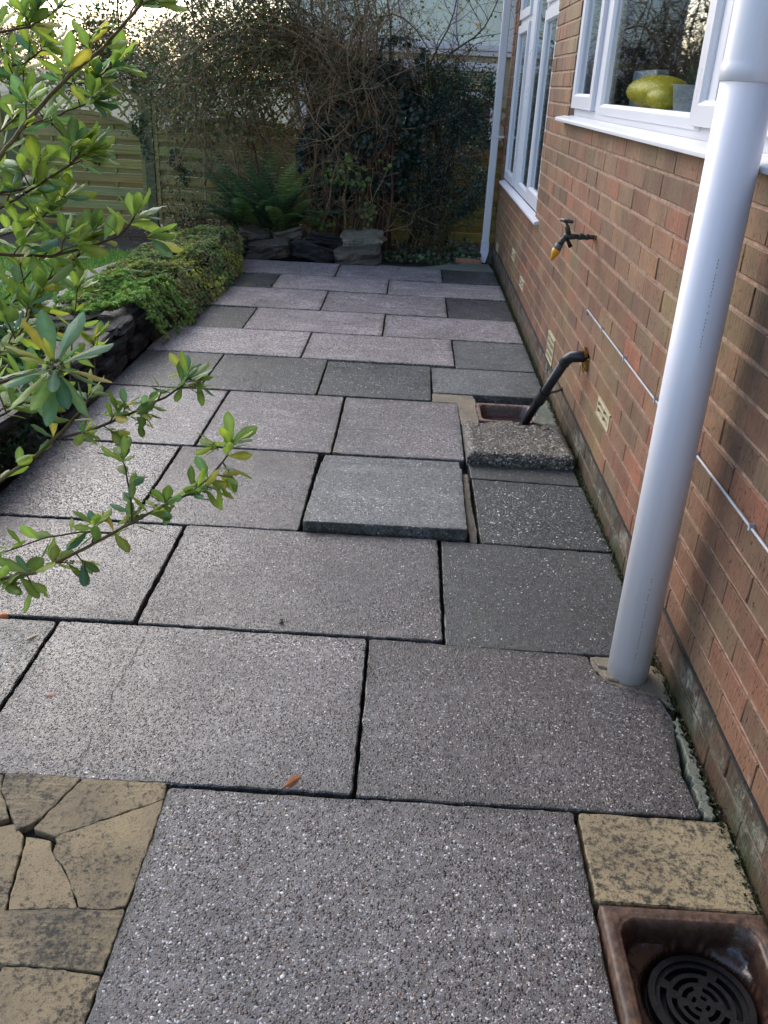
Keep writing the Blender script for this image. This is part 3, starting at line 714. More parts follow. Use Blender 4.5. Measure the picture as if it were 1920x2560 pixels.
# windows
def frame_ring(m, y0, y1, z0, z1, w, x0, x1, wb=None):
    wb = wb or w
    pts = [(y0, z0), (y1, z0), (y1, z1), (y0, z1)]; inn = [(y0+w, z0+wb), (y1-w, z0+wb), (y1-w, z1-w), (y0+w, z1-w)]
    V = []
    c = .006; s = .012
    # outer-back, outer-front, inner-front, inner bevelled bead, inner-back
    V += [(x1, y, z) for y, z in pts] + [(x0, y, z) for y, z in pts]
    V += [(x0, y, z) for y, z in inn]
    i2 = [(y0+w+s, z0+wb+s), (y1-w-s, z0+wb+s), (y1-w-s, z1-w-s), (y0+w+s, z1-w-s)]
    V += [(x0+.014, y, z) for y, z in i2] + [(x1, y, z) for y, z in i2]
    F = []
    for k in range(4):
        n_ = (k+1) % 4
        for r in range(4): F.append((r*4+n_, r*4+k, r*4+4+k, r*4+4+n_))
        F.append((k, n_, 16+n_, 16+k))
    m.add(V, F)
def pane(y0, y1, z0, z1, x, par):
    m = MB(); m.box(x, x+.004, y0, y1, z0, z1); return m.build('pane', M['glass'], par)
def sill(par, y0, y1, z, xf=-.05, th=.018):
    m = MB(); m.add([(xf, y0, z), (.02, y0, z-.0), (.02, y0, z+th+.012), (xf+.006, y0, z+th), (xf, y0, z+th-.006), (xf, y1, z), (.02, y1, z), (.02, y1, z+th+.012), (xf+.006, y1, z+th), (xf, y1, z+th-.006)],
        [(4, 3, 2, 1, 0), (5, 6, 7, 8, 9), (0, 1, 6, 5), (1, 2, 7, 6), (2, 3, 8, 7), (3, 4, 9, 8), (4, 0, 5, 9)])
    return m.build('sill', M['upvc'], par, bevel=.002)
# near window
m = MB(); xf = .026
m.box(xf, .085, W1[0]+.002, W1[1]-.003, 1.315, 1.352); m.box(xf, .085, W1[0]+.002, W1[1]-.003, 2.40, 2.458)
m.box(xf, .085, 4.865, W1[1]-.003, 1.352, 2.40); m.box(xf, .085, 4.25, 4.38, 1.352, 2.40); m.box(xf, .085, 2.62, 2.73, 1.352, 2.40); m.box(xf, .085, W1[0]+.002, 1.70, 1.352, 2.40)
w1 = m.build('window', M['upvc'], house, loc=(.05, 3.3, 1.3), bevel=.003)
for y0, y1, z0_, gl in ((4.355, 4.915, 1.352, (4.50, 4.80)), (1.66, 2.76, 1.352, None)):
    m = MB(); frame_ring(m, y0, y1, z0_, 2.44, .062, .006, .05, .055); s_ = m.build('sash', M['upvc'], w1, bevel=.002)
    pane(y0+.06, y1-.06, z0_+.055, 2.39, .028, s_)
m = MB(); frame_ring(m, 2.70, 4.27, 1.34, 2.43, .05, .022, .05, .032); s_ = m.build('glazing_frame', M['upvc'], w1, bevel=.002); pane(2.75, 4.22, 1.372, 2.38, .04, s_)
sill(w1, 1.55, 5.03, 1.288)
# far window
m = MB()
m.box(xf, .085, W2[0]+.002, W2[1]-.003, .725, .765); m.box(xf, .085, W2[0]+.002, W2[1]-.003, 2.40, 2.458)
m.box(xf, .085, W2[0]+.002, 5.80, .765, 2.40); m.box(xf, .085, 6.36, 6.44, .765, 2.40); m.box(xf, .085, 7.07, 7.36, .765, 2.40); m.box(xf, .085, 8.02, W2[1]-.003, .765, 2.40)
m.box(xf, .085, 5.80, 6.36, 1.87, 1.93); m.box(xf, .085, 7.36, 8.02, 1.87, 1.93)
w2 = m.build('window', M['upvc'], house, loc=(.05, 6.9, .7), bevel=.003)
for y0, y1, z0_, z1_ in ((7.34, 8.07, .74, 1.88), (7.34, 8.07, 1.92, 2.44), (5.75, 6.40, .765, 1.88), (5.75, 6.40, 1.92, 2.44)):
    m = MB(); frame_ring(m, y0, y1, z0_, z1_, .058, .008, .05); s_ = m.build('sash', M['upvc'], w2, bevel=.002); pane(y0+.06, y1-.06, z0_+.05, z1_-.05, .03, s_)
m = MB(); frame_ring(m, 6.40, 7.10, .75, 2.43, .045, .022, .05, .035); s_ = m.build('glazing_frame', M['upvc'], w2, bevel=.002); pane(6.43, 7.07, .785, 2.38, .04, s_)
sill(w2, 5.53, 8.07, .695, -.03)

# things on the inside ledge
m = MB(); m.box(.09, .34, 1.7, 4.9, 1.355, 1.375); tag(m.build('window_board', M['upvc'], loc=(.2, 3.3, 1.355)), 'white ledge inside the nearer window', 'window ledge')
def lathe(name, prof, loc, mat, n=32, parent=None, squash=1):
    m = MB(); V = []; F = []
    for r, z in prof:
        for k in range(n): a = 2*PI*k/n; V.append((loc[0]+r*math.cos(a), loc[1]+r*math.sin(a)*squash, loc[2]+z))
    for i in range(len(prof)-1):
        for k in range(n): k2 = (k+1) % n; F.append((i*n+k, i*n+k2, (i+1)*n+k2, (i+1)*n+k))
    m.add(V, F); return m.build(name, M[mat], parent, loc=loc, smooth=True)
def gourd_prof(r, h): return [(max(.001, r*math.sin(t)), h/2-h/2*math.cos(t)) for t in np.linspace(.02, PI-.02, 16)]
tag(lathe('ornament', gourd_prof(.115, .125), (.19, 3.92, 1.375), 'gourd', squash=2.25), 'large rounded yellow green ornament inside the nearer window', 'ornament')
tag(lathe('ornament', gourd_prof(.06, .085), (.15, 3.66, 1.375), 'gourd', squash=1.8), 'smaller yellow green ornament touching the larger one inside the nearer window', 'ornament')
fp = thing('potted_plant', 'small plant in a pale blue grey pot inside the nearer window', 'potted plant', (.16, 3.33, 1.375))
lathe('pot', [(.001, 0), (.048, 0), (.062, .085), (.066, .087), (.060, .085), (.05, .07), (.001, .07)], (.16, 3.33, 1.375), 'pot', parent=fp, squash=1.7)
m = MB()
for k in range(9):
    a = k*.7; p = Vector((.16, 3.33, 1.445)); d = Vector((math.cos(a)*.02, math.sin(a)*.04, .05+.01*(k % 3)))
    s_ = Vector((-math.sin(a), math.cos(a), 0))*.02
    m.add([p, p+d*.6+s_, p+d*1.2, p+d*.6-s_], [(0, 1, 2, 3)], (.03, .08, .03))
m.build('leaves', M['leafdark'], fp)
m = MB(); m.box(.27, .33, 4.35, 4.80, 1.375, 1.53); tag(m.build('storage_box', M['pot'], loc=(.3, 4.6, 1.375), bevel=.01), 'pale box standing behind the yellow ornaments inside the nearer window', 'box')

# ------------------------------------------------------------------ pipes and fittings
px_, py_ = -.106, 1.985
t = thing('soil_pipe', 'fat white plastic pipe standing in broken mortar in front of the wall', 'pipe', (px_, py_, -.02))
m = MB(); m.tube([(px_, py_, -.03), (px_, py_, 1.51)], .055, 48); m.build('pipe', M['pvc'], t, smooth=True)
SK = [(.0555, 1.455), (.0588, 1.457), (.0588, 1.484), (.0576, 1.487), (.0565, 1.495), (.0562, 3.2)]
m = MB(); V = []; F = []; n = 48
for r, z in SK:
    for k_ in range(n): a = 2*PI*k_/n; V.append((px_+r*math.cos(a), py_+r*math.sin(a), z))
for i in range(len(SK)-1):
    for k_ in range(n): k2 = (k_+1) % n; F.append((i*n+k_, i*n+k2, (i+1)*n+k2, (i+1)*n+k_))
m.add(V, F); m.build('upper_pipe', M['pvc'], t, smooth=True)
m = MB(); a0 = math.atan2(-1, -.1)                          # faint printed batch line down the pipe
for zz in np.arange(.07, 1.35, .0075):
    if .33 < zz < .92 or zz > 1.12: continue
    if mnoise.noise((zz*60, 0, 0)) < -.12: continue
    a = a0 + random.uniform(-.02, .0); w = .0016
    P = [(px_+.0552*math.cos(a+q), py_+.0552*math.sin(a+q), zz+h) for q, h in ((0, 0), (w/.055, 0), (w/.055, .004), (0, .004))]
    m.add(P, [(0, 1, 2, 3)])
m.build('lettering', M['print_grey'], t)

t = thing('square_downpipe', 'white square downpipe at the far corner of the house', 'downpipe', (-.078, 8.33, 0))
m = MB(); m.box(-.111, -.046, 8.30, 8.365, .10, 4.9); m.build('pipe', M['upvc'], t, bevel=.008)
m = MB(); m.add([(-.115, 8.296, .16), (-.042, 8.296, .16), (-.042, 8.369, .16), (-.115, 8.369, .16), (-.115, 8.296, .07), (-.042, 8.296, .07), (-.042, 8.369, .07), (-.115, 8.369, .07),
    (-.155, 8.19, .0), (-.075, 8.19, -.005), (-.06, 8.27, -.02), (-.135, 8.27, -.005)],
    [(3, 2, 1, 0)[::-1], (0, 1, 5, 4), (1, 2, 6, 5), (2, 3, 7, 6), (3, 0, 4, 7), (4, 5, 9, 8), (5, 6, 10, 9), (6, 7, 11, 10), (7, 4, 8, 11)])
m.build('shoe', M['upvc'], t, bevel=.004)
m = MB(); m.box(-.114, -.043, 8.297, 8.368, 1.035, 1.06); m.box(-.043, .0, 8.29, 8.374, 1.04, 1.055); m.build('clip', M['upvc'], t, bevel=.003)

t = thing('waste_pipe', 'black plastic waste pipe slanting from the wall into the far drain', 'pipe', (0, 3.6, .42))
pts = [(.02, 3.60, .432), (-.035, 3.60, .432), (-.062, 3.606, .428), (-.078, 3.622, .412), (-.086, 3.64, .388)]
m = MB(); m.tube(pts, .0245, 20); m.build('elbow', M['black_pipe'], t, smooth=True)
A = Vector((-.086, 3.64, .388)); Bv = Vector((-.175, 4.035, -.055))
m = MB(); m.tube([A+(Bv-A)*-.02, Bv], .0205, 20); m.build('pipe', M['black_pipe'], t, smooth=True)
m = MB()
for q0, q1, r in ((.40, .425, .0265), (.425, .53, .0245), (.53, .555, .0265)): m.tube([A+(Bv-A)*q0, A+(Bv-A)*q1], r, 20)
m.build('coupling', M['black_pipe'], t)
m = MB(); q = A+(Bv-A)*.45; m.tube([(q.x, q.y, q.z), (-.03, 4.0, .150), (.005, 4.07, .145)], .006, 8); m.build('bracket', M['black_pipe'], t)
m = MB(); V = []; F = []; n = 22; rr = [(.0, .0), (.012, .02), (.028, .026)]
for i in range(60):
    a = random.uniform(0, 2*PI); r = random.uniform(.018, .045)*(1.25 if math.sin(a) < 0 else .95); s_ = random.uniform(.006, .013)
    cx, cy, cz = -.004-random.uniform(0, .014), 3.60+math.cos(a)*r*1.1, .425+math.sin(a)*r
    P = [Vector((cx, cy, cz))+Vector((random.uniform(-1, 1), random.uniform(-1, 1), random.uniform(-1, 1))).normalized()*s_ for _ in range(5)]
    m.add(P, [(0, 1, 2), (0, 2, 3), (0, 3, 4), (0, 4, 1), (1, 2, 3), (1, 3, 4)])
m.build('sealant', M['foam'], t, smooth=True)

t = thing('garden_tap', 'weathered outdoor tap with a yellow hose connector sticking out of the wall', 'tap', (0, 3.787, .887))
Y, Z = 3.787, .887
m = MB(); m.tube([(.01, Y, Z), (-.05, Y, Z)], .0095, 14); m.tube([(-.03, Y, Z), (-.045, Y, Z)], .013, 6); m.tube([(-.05, Y, Z), (-.058, Y, Z)], .0125, 14); m.tube([(-.058, Y, Z), (-.074, Y, Z)], .015, 6)
m.tube([(-.074, Y, Z), (-.10, Y, Z-.002), (-.122, Y, Z-.002), (-.130, Y, Z-.008)], [.010, .012, .014, .013], 14)
m.tube([(-.122, Y, Z-.004), (-.136, Y-.004, Z-.018), (-.146, Y-.006, Z-.036)], [.013, .012, .013], 14)
m.build('body', M['tapmetal'], t, smooth=True)
m = MB(); m.tube([(-.112, Y, Z), (-.122, Y, Z+.034), (-.126, Y, Z+.044)], [.012, .010, .006], 12); m.tube([(-.126, Y, Z+.044), (-.130, Y, Z+.056)], .005, 10)
m.tube([(-.106, Y-.02, Z+.058), (-.130, Y, Z+.060), (-.152, Y+.02, Z+.060)], [.006, .009, .006], 10); m.tube([(-.118, Y+.022, Z+.058), (-.142, Y-.022, Z+.060)], [.006, .006], 8)
m.build('handle', M['tapmetal'], t, smooth=True)
m = MB(); m.tube([(-.146, Y-.006, Z-.034), (-.155, Y-.008, Z-.056)], [.0165, .0165], 18); m.build('collar', M['greyplastic'], t, smooth=True)
m = MB(); m.tube([(-.155, Y-.008, Z-.055), (-.160, Y-.009, Z-.066), (-.165, Y-.010, Z-.078), (-.167, Y-.010, Z-.082), (-.173, Y-.011, Z-.097)], [.0185, .0185, .014, .010, .009], 18); m.build('hose_connector', M['orange'], t, smooth=True)
m = MB(); m.tube([(-.118, Y-.006, Z-.012), (-.108, Y-.012, Z-.030), (-.100, Y-.014, Z-.042)], [.006, .008, .010], 8); m.build('lever', M['iron'], t, smooth=True)
m = MB()
for i in range(14):
    a = random.uniform(0, 2*PI); r = random.uniform(.008, .018)*(1.3 if math.sin(a) < 0 else 1); P = [Vector((-.004, Y+math.cos(a)*r, Z+math.sin(a)*r))+Vector((random.uniform(-1, .3), random.uniform(-1, 1), random.uniform(-1, 1)))*.006 for _ in range(4)]
    m.add(P, [(0, 1, 2), (0, 2, 3), (0, 3, 1), (1, 2, 3)])
m.build('sealant', M['foam'], t)

t = thing('wall_cable', 'thin grey cable clipped along the brick wall at knee height', 'cable', (0, 3.7, .6))
pts = [(.01, 3.715, .575), (-.004, 3.715, .585), (-.007, 3.712, .598), (-.007, 3.70, .604)]
yy = 3.6
while yy > YN: pts.append((-.0065, yy, .604+.0012*mnoise.noise((yy*3, 0, 0)))); yy -= .08
m = MB(); m.tube(pts, .0034, 8); m.build('cable', M['cable'], t, smooth=True)
for yy in (3.376, 2.973, 2.53, 2.1, 1.69, 1.25, .8):
    m = MB(); m.box(-.012, .0, yy-.004, yy+.004, .5975, .6095); m.tube([(-.0, yy, .6125), (-.013, yy, .6125)], .0025, 6); m.build('cable_clip', M['cable'], t, loc=(-.006, yy, .604))

# ================================================================== ROCKS AND RAISED BED
def rock_geo(m, cx, cy, cz, sx, sy, sz, rot=0, seed=0, n=9, rough=.12, c=(1, 1, 1), strat=.8):
    """layered stone block: subdivided box, noise pushed, flat bedding planes"""
    idx = {}; V = []; F = []
    def vid(a, b_, c_):
        k = (a, b_, c_)
        if k in idx: return idx[k]
        u = Vector((a/n*2-1, b_/n*2-1, c_/n*2-1)); p = u.copy()
        # round corners a little
        q = Vector((abs(u.x)**5, abs(u.y)**5, abs(u.z)**5)); s = (q.x+q.y+q.z)**(1/5.0); p = u/s*(.72+.28*s) if s > 0 else u
        s3 = Vector((seed*3.1, seed*1.7, seed*.9))
        d = mnoise.noise(p*1.1+s3)*rough*1.8 + mnoise.noise(p*2.7+s3)*rough*.9 + mnoise.noise(p*7+s3)*rough*.3
        lay = mnoise.noise(Vector((seed, 0, round(p.z*3+.3*mnoise.noise(p*1.5+s3))*1.7)))*rough*strat
        w = Vector((p.x*sx*(1+d+lay), p.y*sy*(1+d+lay), p.z*sz*(1+d*.6)))
        if strat < .5: w.z += w.x*.22*math.sin(seed*2.3) + w.y*.2*math.cos(seed*1.7) + .35*sz*mnoise.noise(Vector((p.x*1.4, p.y*1.4, seed*5.0)))*(p.z > 0); w.x += w.z*.35*math.sin(seed*4.1)
        cr, sr = math.cos(rot), math.sin(rot)
        V.append((cx+w.x*cr-w.y*sr, cy+w.x*sr+w.y*cr, cz+w.z)); idx[k] = len(V)-1; return idx[k]
    for a in range(n):
        for b_ in range(n):
            F.append((vid(a, b_, 0), vid(a, b_+1, 0), vid(a+1, b_+1, 0), vid(a+1, b_, 0)))
            F.append((vid(a, b_, n), vid(a+1, b_, n), vid(a+1, b_+1, n), vid(a, b_+1, n)))
            F.append((vid(a, 0, b_), vid(a+1, 0, b_), vid(a+1, 0, b_+1), vid(a, 0, b_+1)))
            F.append((vid(a, n, b_), vid(a, n, b_+1), vid(a+1, n, b_+1), vid(a+1, n, b_)))
            F.append((vid(0, a, b_), vid(0, a, b_+1), vid(0, a+1, b_+1), vid(0, a+1, b_)))
            F.append((vid(n, a, b_), vid(n, a+1, b_), vid(n, a+1, b_+1), vid(n, a, b_+1)))
    m.add(V, F, c)
GR = 'large rocks edging the far border'
for i, (x, y, z, sx, sy, sz, r, mt, lb) in enumerate([
    (-2.02, 7.92, .055, .205, .13, .075, .03, 'rock', 'long low brown rock with a yellow moss streak, leftmost of the front far rocks'),
    (-1.61, 7.90, .045, .20, .14, .075, -.05, 'slate', 'blackish angular rock in the middle of the front far rocks'),
    (-1.22, 7.89, .055, .19, .15, .078, .04, 'rock', 'big brown rock touching the patio under the pale flat topped one'),
    (-1.19, 8.08, .165, .19, .14, .045, -.06, 'rock_pale', 'pale lichened flat topped rock, highest and rightmost of the far rocks'),
    (-1.52, 8.12, .13, .19, .14, .05, .1, 'slate', 'dark flat slab of rock lying behind the blackish angular one'),
    (-1.86, 8.14, .155, .15, .12, .05, -.04, 'rock', 'squarish brown rock in the back tier below the fern'),
    (-2.16, 8.16, .14, .14, .11, .05, .06, 'rock', 'brown rock half hidden by dry stalks at the corner of the raised bed'),
    (-2.26, 7.88, .06, .055, .13, .08, .1, 'slate', 'small dark stone wedged between the raised bed and the long low rock')]):
    m = MB(); rock_geo(m, x, y, z, sx, sy, sz, r, i+1, 12, .13, strat=.22); tag(m.build('edging_rock', M[mt], loc=(x, y, z-sz)), lb, 'rock', GR)

dw = thing('dry_stone_wall', 'low wall of stacked dark slates holding the raised bed beside the patio', 'stone wall', (-2.3, 5, -.03))
m = MB(); y = 2.75; lvl = 0
for lvl, (zc_, hh) in enumerate(((.005, .035), (.07, .032), (.13, .03), (.185, .028))):
    y = 2.7+.1*lvl
    while y < 7.6:
        L_ = random.uniform(.09, .24); x = -2.335+random.uniform(-.02, .018) - .008*lvl
        rock_geo(m, x, y+L_, zc_+random.uniform(-.006, .006), .085, L_, hh*random.uniform(.9, 1.15), random.uniform(-.06, .06), random.uniform(0, 90), 5, .1); y += 2*L_+.004
m.build('stacked_slates', M['slate'], dw)
m = MB(); m.box(-2.86, -2.40, 2.3, 7.9, -.05, .15); m.build('soil_fill', M['soil'], dw)
m = MB(); y = 2.4
while y < 7.7:
    L_ = random.uniform(.1, .2); rock_geo(m, -2.86, y+L_, .03, .07, L_, .07, random.uniform(-.1, .1), random.uniform(0, 90), 5, .12); y += 2*L_+.01
m.build('outer_stones', M['slate'], dw)
for i, (x, y, z, sx, sy, r, mt, lb) in enumerate([
    (-2.32, 4.62, .185, .06, .14, .02, 'slate', 'dark capping slate at the end of the sedum, patio side of the raised bed'),
    (-2.38, 4.10, .19, .10, .17, .25, 'slate', 'wet dark capping slate just above the leafy rosette, patio side'),
    (-2.82, 7.15, .15, .10, .16, .1, 'slate_pale', 'pale stone beside moss at the far lawn corner of the raised bed'),
    (-2.80, 6.10, .145, .16, .34, -.15, 'slate_pale', 'long pale flat stone on the lawn edge of the raised bed'),
    (-2.83, 5.50, .14, .12, .16, .2, 'slate_pale', 'small pale flat stone in the middle of the lawn edge'),
    (-2.84, 5.02, .14, .12, .19, -.1, 'slate_pale', 'pale grey flat stone, nearest but one on the lawn edge'),
    (-2.86, 4.62, .12, .11, .15, .3, 'rock_pale', 'reddish grey flat stone, nearest on the lawn edge'),
    (-2.78, 4.66, .15, .08, .10, .5, 'slate', 'black angular stone lying inside the nearest lawn edge stones')]):
    m = MB(); rock_geo(m, x, y, z, sx, sy, .026, r, i+20, 7, .13); tag(m.build('capping_stone', M[mt], loc=(x, y, z-.026)), lb, 'stone', 'capping stones of the raised bed')

# ground cover mound
def mound(x, y):
    e = min(1, max(0, (x+2.80)/.14))*min(1, max(0, (-2.14-x)/.12))
    a = min(1, max(0, (y-4.25)/.35))*min(1, max(0, (7.95-y)/.25))
    h = .16 + a*(.09 + .075*mnoise.noise((x*2.5, y*2.5, 0)) + .04*mnoise.noise((x*7, y*7, 2)))*(.35+.65*min(1, max(0, (x+2.85)/.3)))
    if x > -2.42: h -= max(0, (x+2.30))*.9*max(0, a)     # tumbles over the wall
    return h*1.0 if e > 0 else .14
def over(y): return -2.22 + .07*mnoise.noise((y*1.3, 0, 4)) + (.10 if y > 5.0 else 0)*min(1, (y-5.0)*2)*min(1, max(0, (7.5-y)*2))
m = MB(); nx, ny = 26, 120; V = []; F = []
for j in range(ny+1):
    for i in range(nx+1):
        y = 2.6+(7.95-2.6)*j/ny; xr = over(y)-.05 if y > 5.0 else -2.44
        u = i/nx; x = -2.80+(xr+2.80)*u; z = mound(x, y)-.022
        if u > .88 and y > 5.0: z -= ((u-.88)/.12)**2*.17
        if y < 4.3: z = .145+.01*mnoise.noise((x*9, y*9, 0))
        V.append((x, y, z-.02*min(1, max(0, y-4.3)*3)))
for j in range(ny):
    for i in range(nx): a = j*(nx+1)+i; F.append((a, a+1, a+nx+2, a+nx+1))
m.add(V, F); o = m.build('bed_soil', simple('mat_soil', (.022, .026, .010), .9, 30, .6, .02), smooth=True); tag(o, kind='structure')

def fold_leaf(w=.5):
    return [(0, 0, 0), (w*.5, .45, .06), (0, 1, 0), (-w*.5, .45, .06), (0, .5, -.03)], [(0, 1, 4), (1, 2, 4), (2, 3, 4), (3, 0, 4)]
def rosette(n=7, tilt=.55, w=.42):
    V = []; F = []
    for ring, (cnt, tl, s) in enumerate(((n, tilt, 1.0), (n-2, tilt+.5, .65))):
        for k in range(cnt):
            a = 2*PI*(k+.5*ring)/cnt; ca, sa = math.cos(a), math.sin(a); b_ = len(V)
            for (x, y, z) in [(0, 0.05, 0), (w*.5, .5, .05), (0, 1, .08), (-w*.5, .5, .05)]:
                yy = y*math.cos(tl)*s; zz = (z+y*math.sin(tl))*s; x *= s
                V.append((x*ca-yy*sa, x*sa+yy*ca, zz))
            F.append((b_, b_+1, b_+2, b_+3))
    return V, F
def cols_from(pal_, N, var=.2):
    P = np.array([lin(c) for c in pal_]); i = rng.integers(0, len(P), N); c = P[i]*rng.uniform(1-var, 1+var, (N, 1)); return np.clip(c, 0, 1)

# sedum carpet
N = 19000; ys = rng.uniform(4.25, 7.85, N); us = rng.uniform(0, 1, N)
pos = []; up = []; cc = []; scs = []
for y, u in zip(ys, us):
    xr = over(y) if y > 4.8 else -2.36
    if u > .985: u = 1-(1-u)*.1
    x = -2.80+(xr+2.80)*u; z = mound(x, y); nrm = (0, 0, 1)
    if mnoise.noise((x*5, y*5, 9)) < (-.42 if y > 5.0 else .05 - .4*(x+2.6)): continue
    if y < 4.55 and x > -2.42: continue
    if u > .8 and y > 4.9: nrm = (.8, -.2, .6); z -= ((u-.8)/.2)**1.5*.12*rng.uniform(.2, 1.4); x += .02
    t = mnoise.noise((x*3.2, y*2.2, 5)) + rng.normal(0, .18); z += .02*mnoise.noise((x*13, y*13, 1)); dk = 1+.45*mnoise.noise((x*6, y*6, 7))
    if y < 5.5: p = [(142, 184, 92), (118, 164, 80), (168, 198, 104), (96, 136, 70), (150, 170, 92)]; s = .019
    elif t > .05: p = [(184, 190, 96), (206, 206, 106), (152, 166, 80), (142, 142, 92)]; s = .015
    else: p = [(122, 164, 92), (150, 174, 110), (162, 166, 114), (96, 130, 74), (168, 150, 114)]; s = .017
    pos.append((x, y, z+rng.uniform(-.012, .014))); up.append(nrm); cc.append(tuple(dk*q for q in (lin(p[rng.integers(0, len(p))]) if rng.random() > .10 else lin((120, 92, 70))))); scs.append(s*rng.uniform(.7, 1.35))
up = np.array(up, float); up /= np.linalg.norm(up, axis=1)[:, None]
V, F = rosette()
tag(scatter('sedum_carpet', V, F, pos, rotmats(len(pos), up, .35), scs, np.array(cc)*rng.uniform(.75, 1.15, (len(pos), 1)), M['sedum']), kind='stuff')
# dark sedum and rosettes low at the near end, in front of the wall
N = 1700; pos = np.stack([rng.uniform(-2.75, -2.22, N), rng.uniform(2.6, 3.6, N), rng.uniform(.03, .17, N)], 1)
tag(scatter('low_sedum', V, F, pos, rotmats(N, None, .5), rng.uniform(.016, .03, N), cols_from([(30, 60, 34), (42, 74, 40), (24, 46, 28)], N), M['sedum']), kind='stuff')
N = 3600; yv = rng.uniform(2.5, 4.5, N); pos = np.stack([rng.uniform(-3.02, -2.36, N), yv, .15+rng.uniform(0, .045, N)], 1)
tag(scatter('bed_sedum', V, F, pos, rotmats(N, None, .5), rng.uniform(.018, .036, N), cols_from([(58, 92, 50), (74, 104, 54), (44, 70, 40), (96, 88, 56)], N), M['sedum']), kind='stuff')
# dry stalks over the mound
m = MB()
for _ in range(260):
    y = random.uniform(5.6, 7.9); x = random.uniform(-2.75, -2.15); z = mound(x, y); p = Vector((x, y, z)); d = Vector((random.uniform(-1, 1), random.uniform(-1, 1), random.uniform(.1, .9))).normalized()
    L_ = random.uniform(.05, .16); q = [p + d*L_*k/3 + Vector((0, 0, -.03*(k/3)**2)) for k in range(4)]
    m.tube(q, [.0014, .0012, .001, .0007], 3, lin(random.choice([(120, 96, 72), (150, 132, 100), (90, 70, 58)])), False)
tag(m.build('dry_stalks', M['bark']), kind='stuff')

# grass blades on the lawn
N = 70000; yv = rng.uniform(2.6, 7.9, N); pos = np.stack([rng.uniform(-6.0, -2.9, N), yv, np.full(N, -.028)], 1)
bt = [(-.06, 0, 0), (.06, 0, 0), (.05, .18, .6), (0, .5, 1.0), (-.05, .18, .6)]
tag(scatter('grass', bt, [(0, 1, 2, 4), (4, 2, 3)], pos, rotmats(N, None, .35), rng.uniform(.025, .05, N), cols_from([(130, 176, 72), (108, 158, 60), (150, 190, 84), (92, 140, 56)], N), M['sedum']), kind='stuff')

# ================================================================== FENCE
FY = 9.35
def fence_panel(x0, x1, label):
    t = thing('garden_fence', label, 'fence', ((x0+x1)/2, FY, 0), 'green stained fence panels')
    w = x1-x0; zs0, zm = .88, 1.06; zf0, zf1 = 1.19, 1.40; arc = lambda u: 1-(2*u-1)**2
    bc = lambda: tuple(q*random.uniform(.8, 1.15) for q in lin((160, 150, 98)))
    m = MB(); z = -.05; k = 0; uprights = [x0+w*q for q in (.0, .27, .5, .73, 1.0)]
    while z < zm:
        hgt = .080 if k % 2 else .052; off = .026 if k % 2 else 0; c = tuple(q*(1 if k % 2 else .72) for q in bc())  # recessed boards coloured darker, painting in the shade behind the front ones
        n = 14; V = []; F = []
        for i in range(n+1):
            u = i/n; x = x0+.03+(w-.06)*u; top = min(z+hgt, zs0+(zm-zs0)*arc(u)); top = max(top, z)
            wob = .002*mnoise.noise((x*3, z*9, k))
            V += [(x, FY-.012-off+wob, z), (x, FY-.012-off+.010+wob, top), (x, FY+.002-off, top), (x, FY+.002-off, z)]
        for i in range(n):
            a = i*4
            if V[a+1][2]-z < .001 and V[a+5][2]-z < .001: continue
            F += [(a, a+4, a+5, a+1), (a+1, a+5, a+6, a+2), (a+3, a+2, a+6, a+7), (a, a+3, a+7, a+4)]
        m.add(V, F, c); z += hgt+.001; k += 1
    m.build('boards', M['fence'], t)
    m = MB()
    for q in (.25, .5, .75): x = x0+w*q; m.box(x-.011, x+.011, FY-.027, FY-.013, -.03, zs0+(zm-zs0)*arc(q)-.02, bc())
    m.build('battens', M['fence'], t)
    m = MB(); c = bc()
    m.box(x0, x0+.038, FY-.045, FY+.012, .02, zf0, c); m.box(x1-.038, x1, FY-.045, FY+.012, .02, zf0, c)
    n = 18
    for za, zb, th in ((zs0, zm, .035), (zf0, zf1, .04)):
        for i in range(n):
            u0_, u1_ = i/n, (i+1)/n; a = (x0+w*u0_, za+(zb-za)*arc(u0_)); b_ = (x0+w*u1_, za+(zb-za)*arc(u1_))
            V = [(x, y, z+d) for (x, z) in (a, b_) for y, d in ((FY-.046, -th), (FY-.046, 0), (FY+.011, 0), (FY+.011, -th))]
            m.add(V, [(0, 1, 5, 4)[::-1], (1, 2, 6, 5)[::-1], (2, 3, 7, 6)[::-1], (3, 0, 4, 7)[::-1]], c)
    m.build('frame', M['fence'], t)
    m = MB()
    for sgn in (1, -1):
        s = -.6
        while s < w+.6:
            pts = []
            for q in range(25):
                x = x0 + s + sgn*q*.02 if sgn > 0 else x0 + s - q*.02
                z = .86+q*.0242; u = (x-x0)/w
                if 0.02 < u < .98 and zs0+(zm-zs0)*arc(u)-.01 < z < zf0+(zf1-zf0)*arc(u)-.02: pts.append((x, z))
            if len(pts) > 1:
                (xa, za), (xb, zb) = pts[0], pts[-1]; y = FY-.03 if sgn > 0 else FY-.018
                V = [(xa-.012, y, za), (xa+.012, y, za), (xb+.012, y, zb), (xb-.012, y, zb), (xa-.012, y+.009, za), (xa+.012, y+.009, za), (xb+.012, y+.009, zb), (xb-.012, y+.009, zb)]
                m.add(V, [(0, 1, 2, 3), (7, 6, 5, 4), (0, 4, 5, 1), (2, 6, 7, 3), (1, 5, 6, 2), (0, 3, 7, 4)], bc())
            s += .15
    m.build('trellis', M['fence'], t)
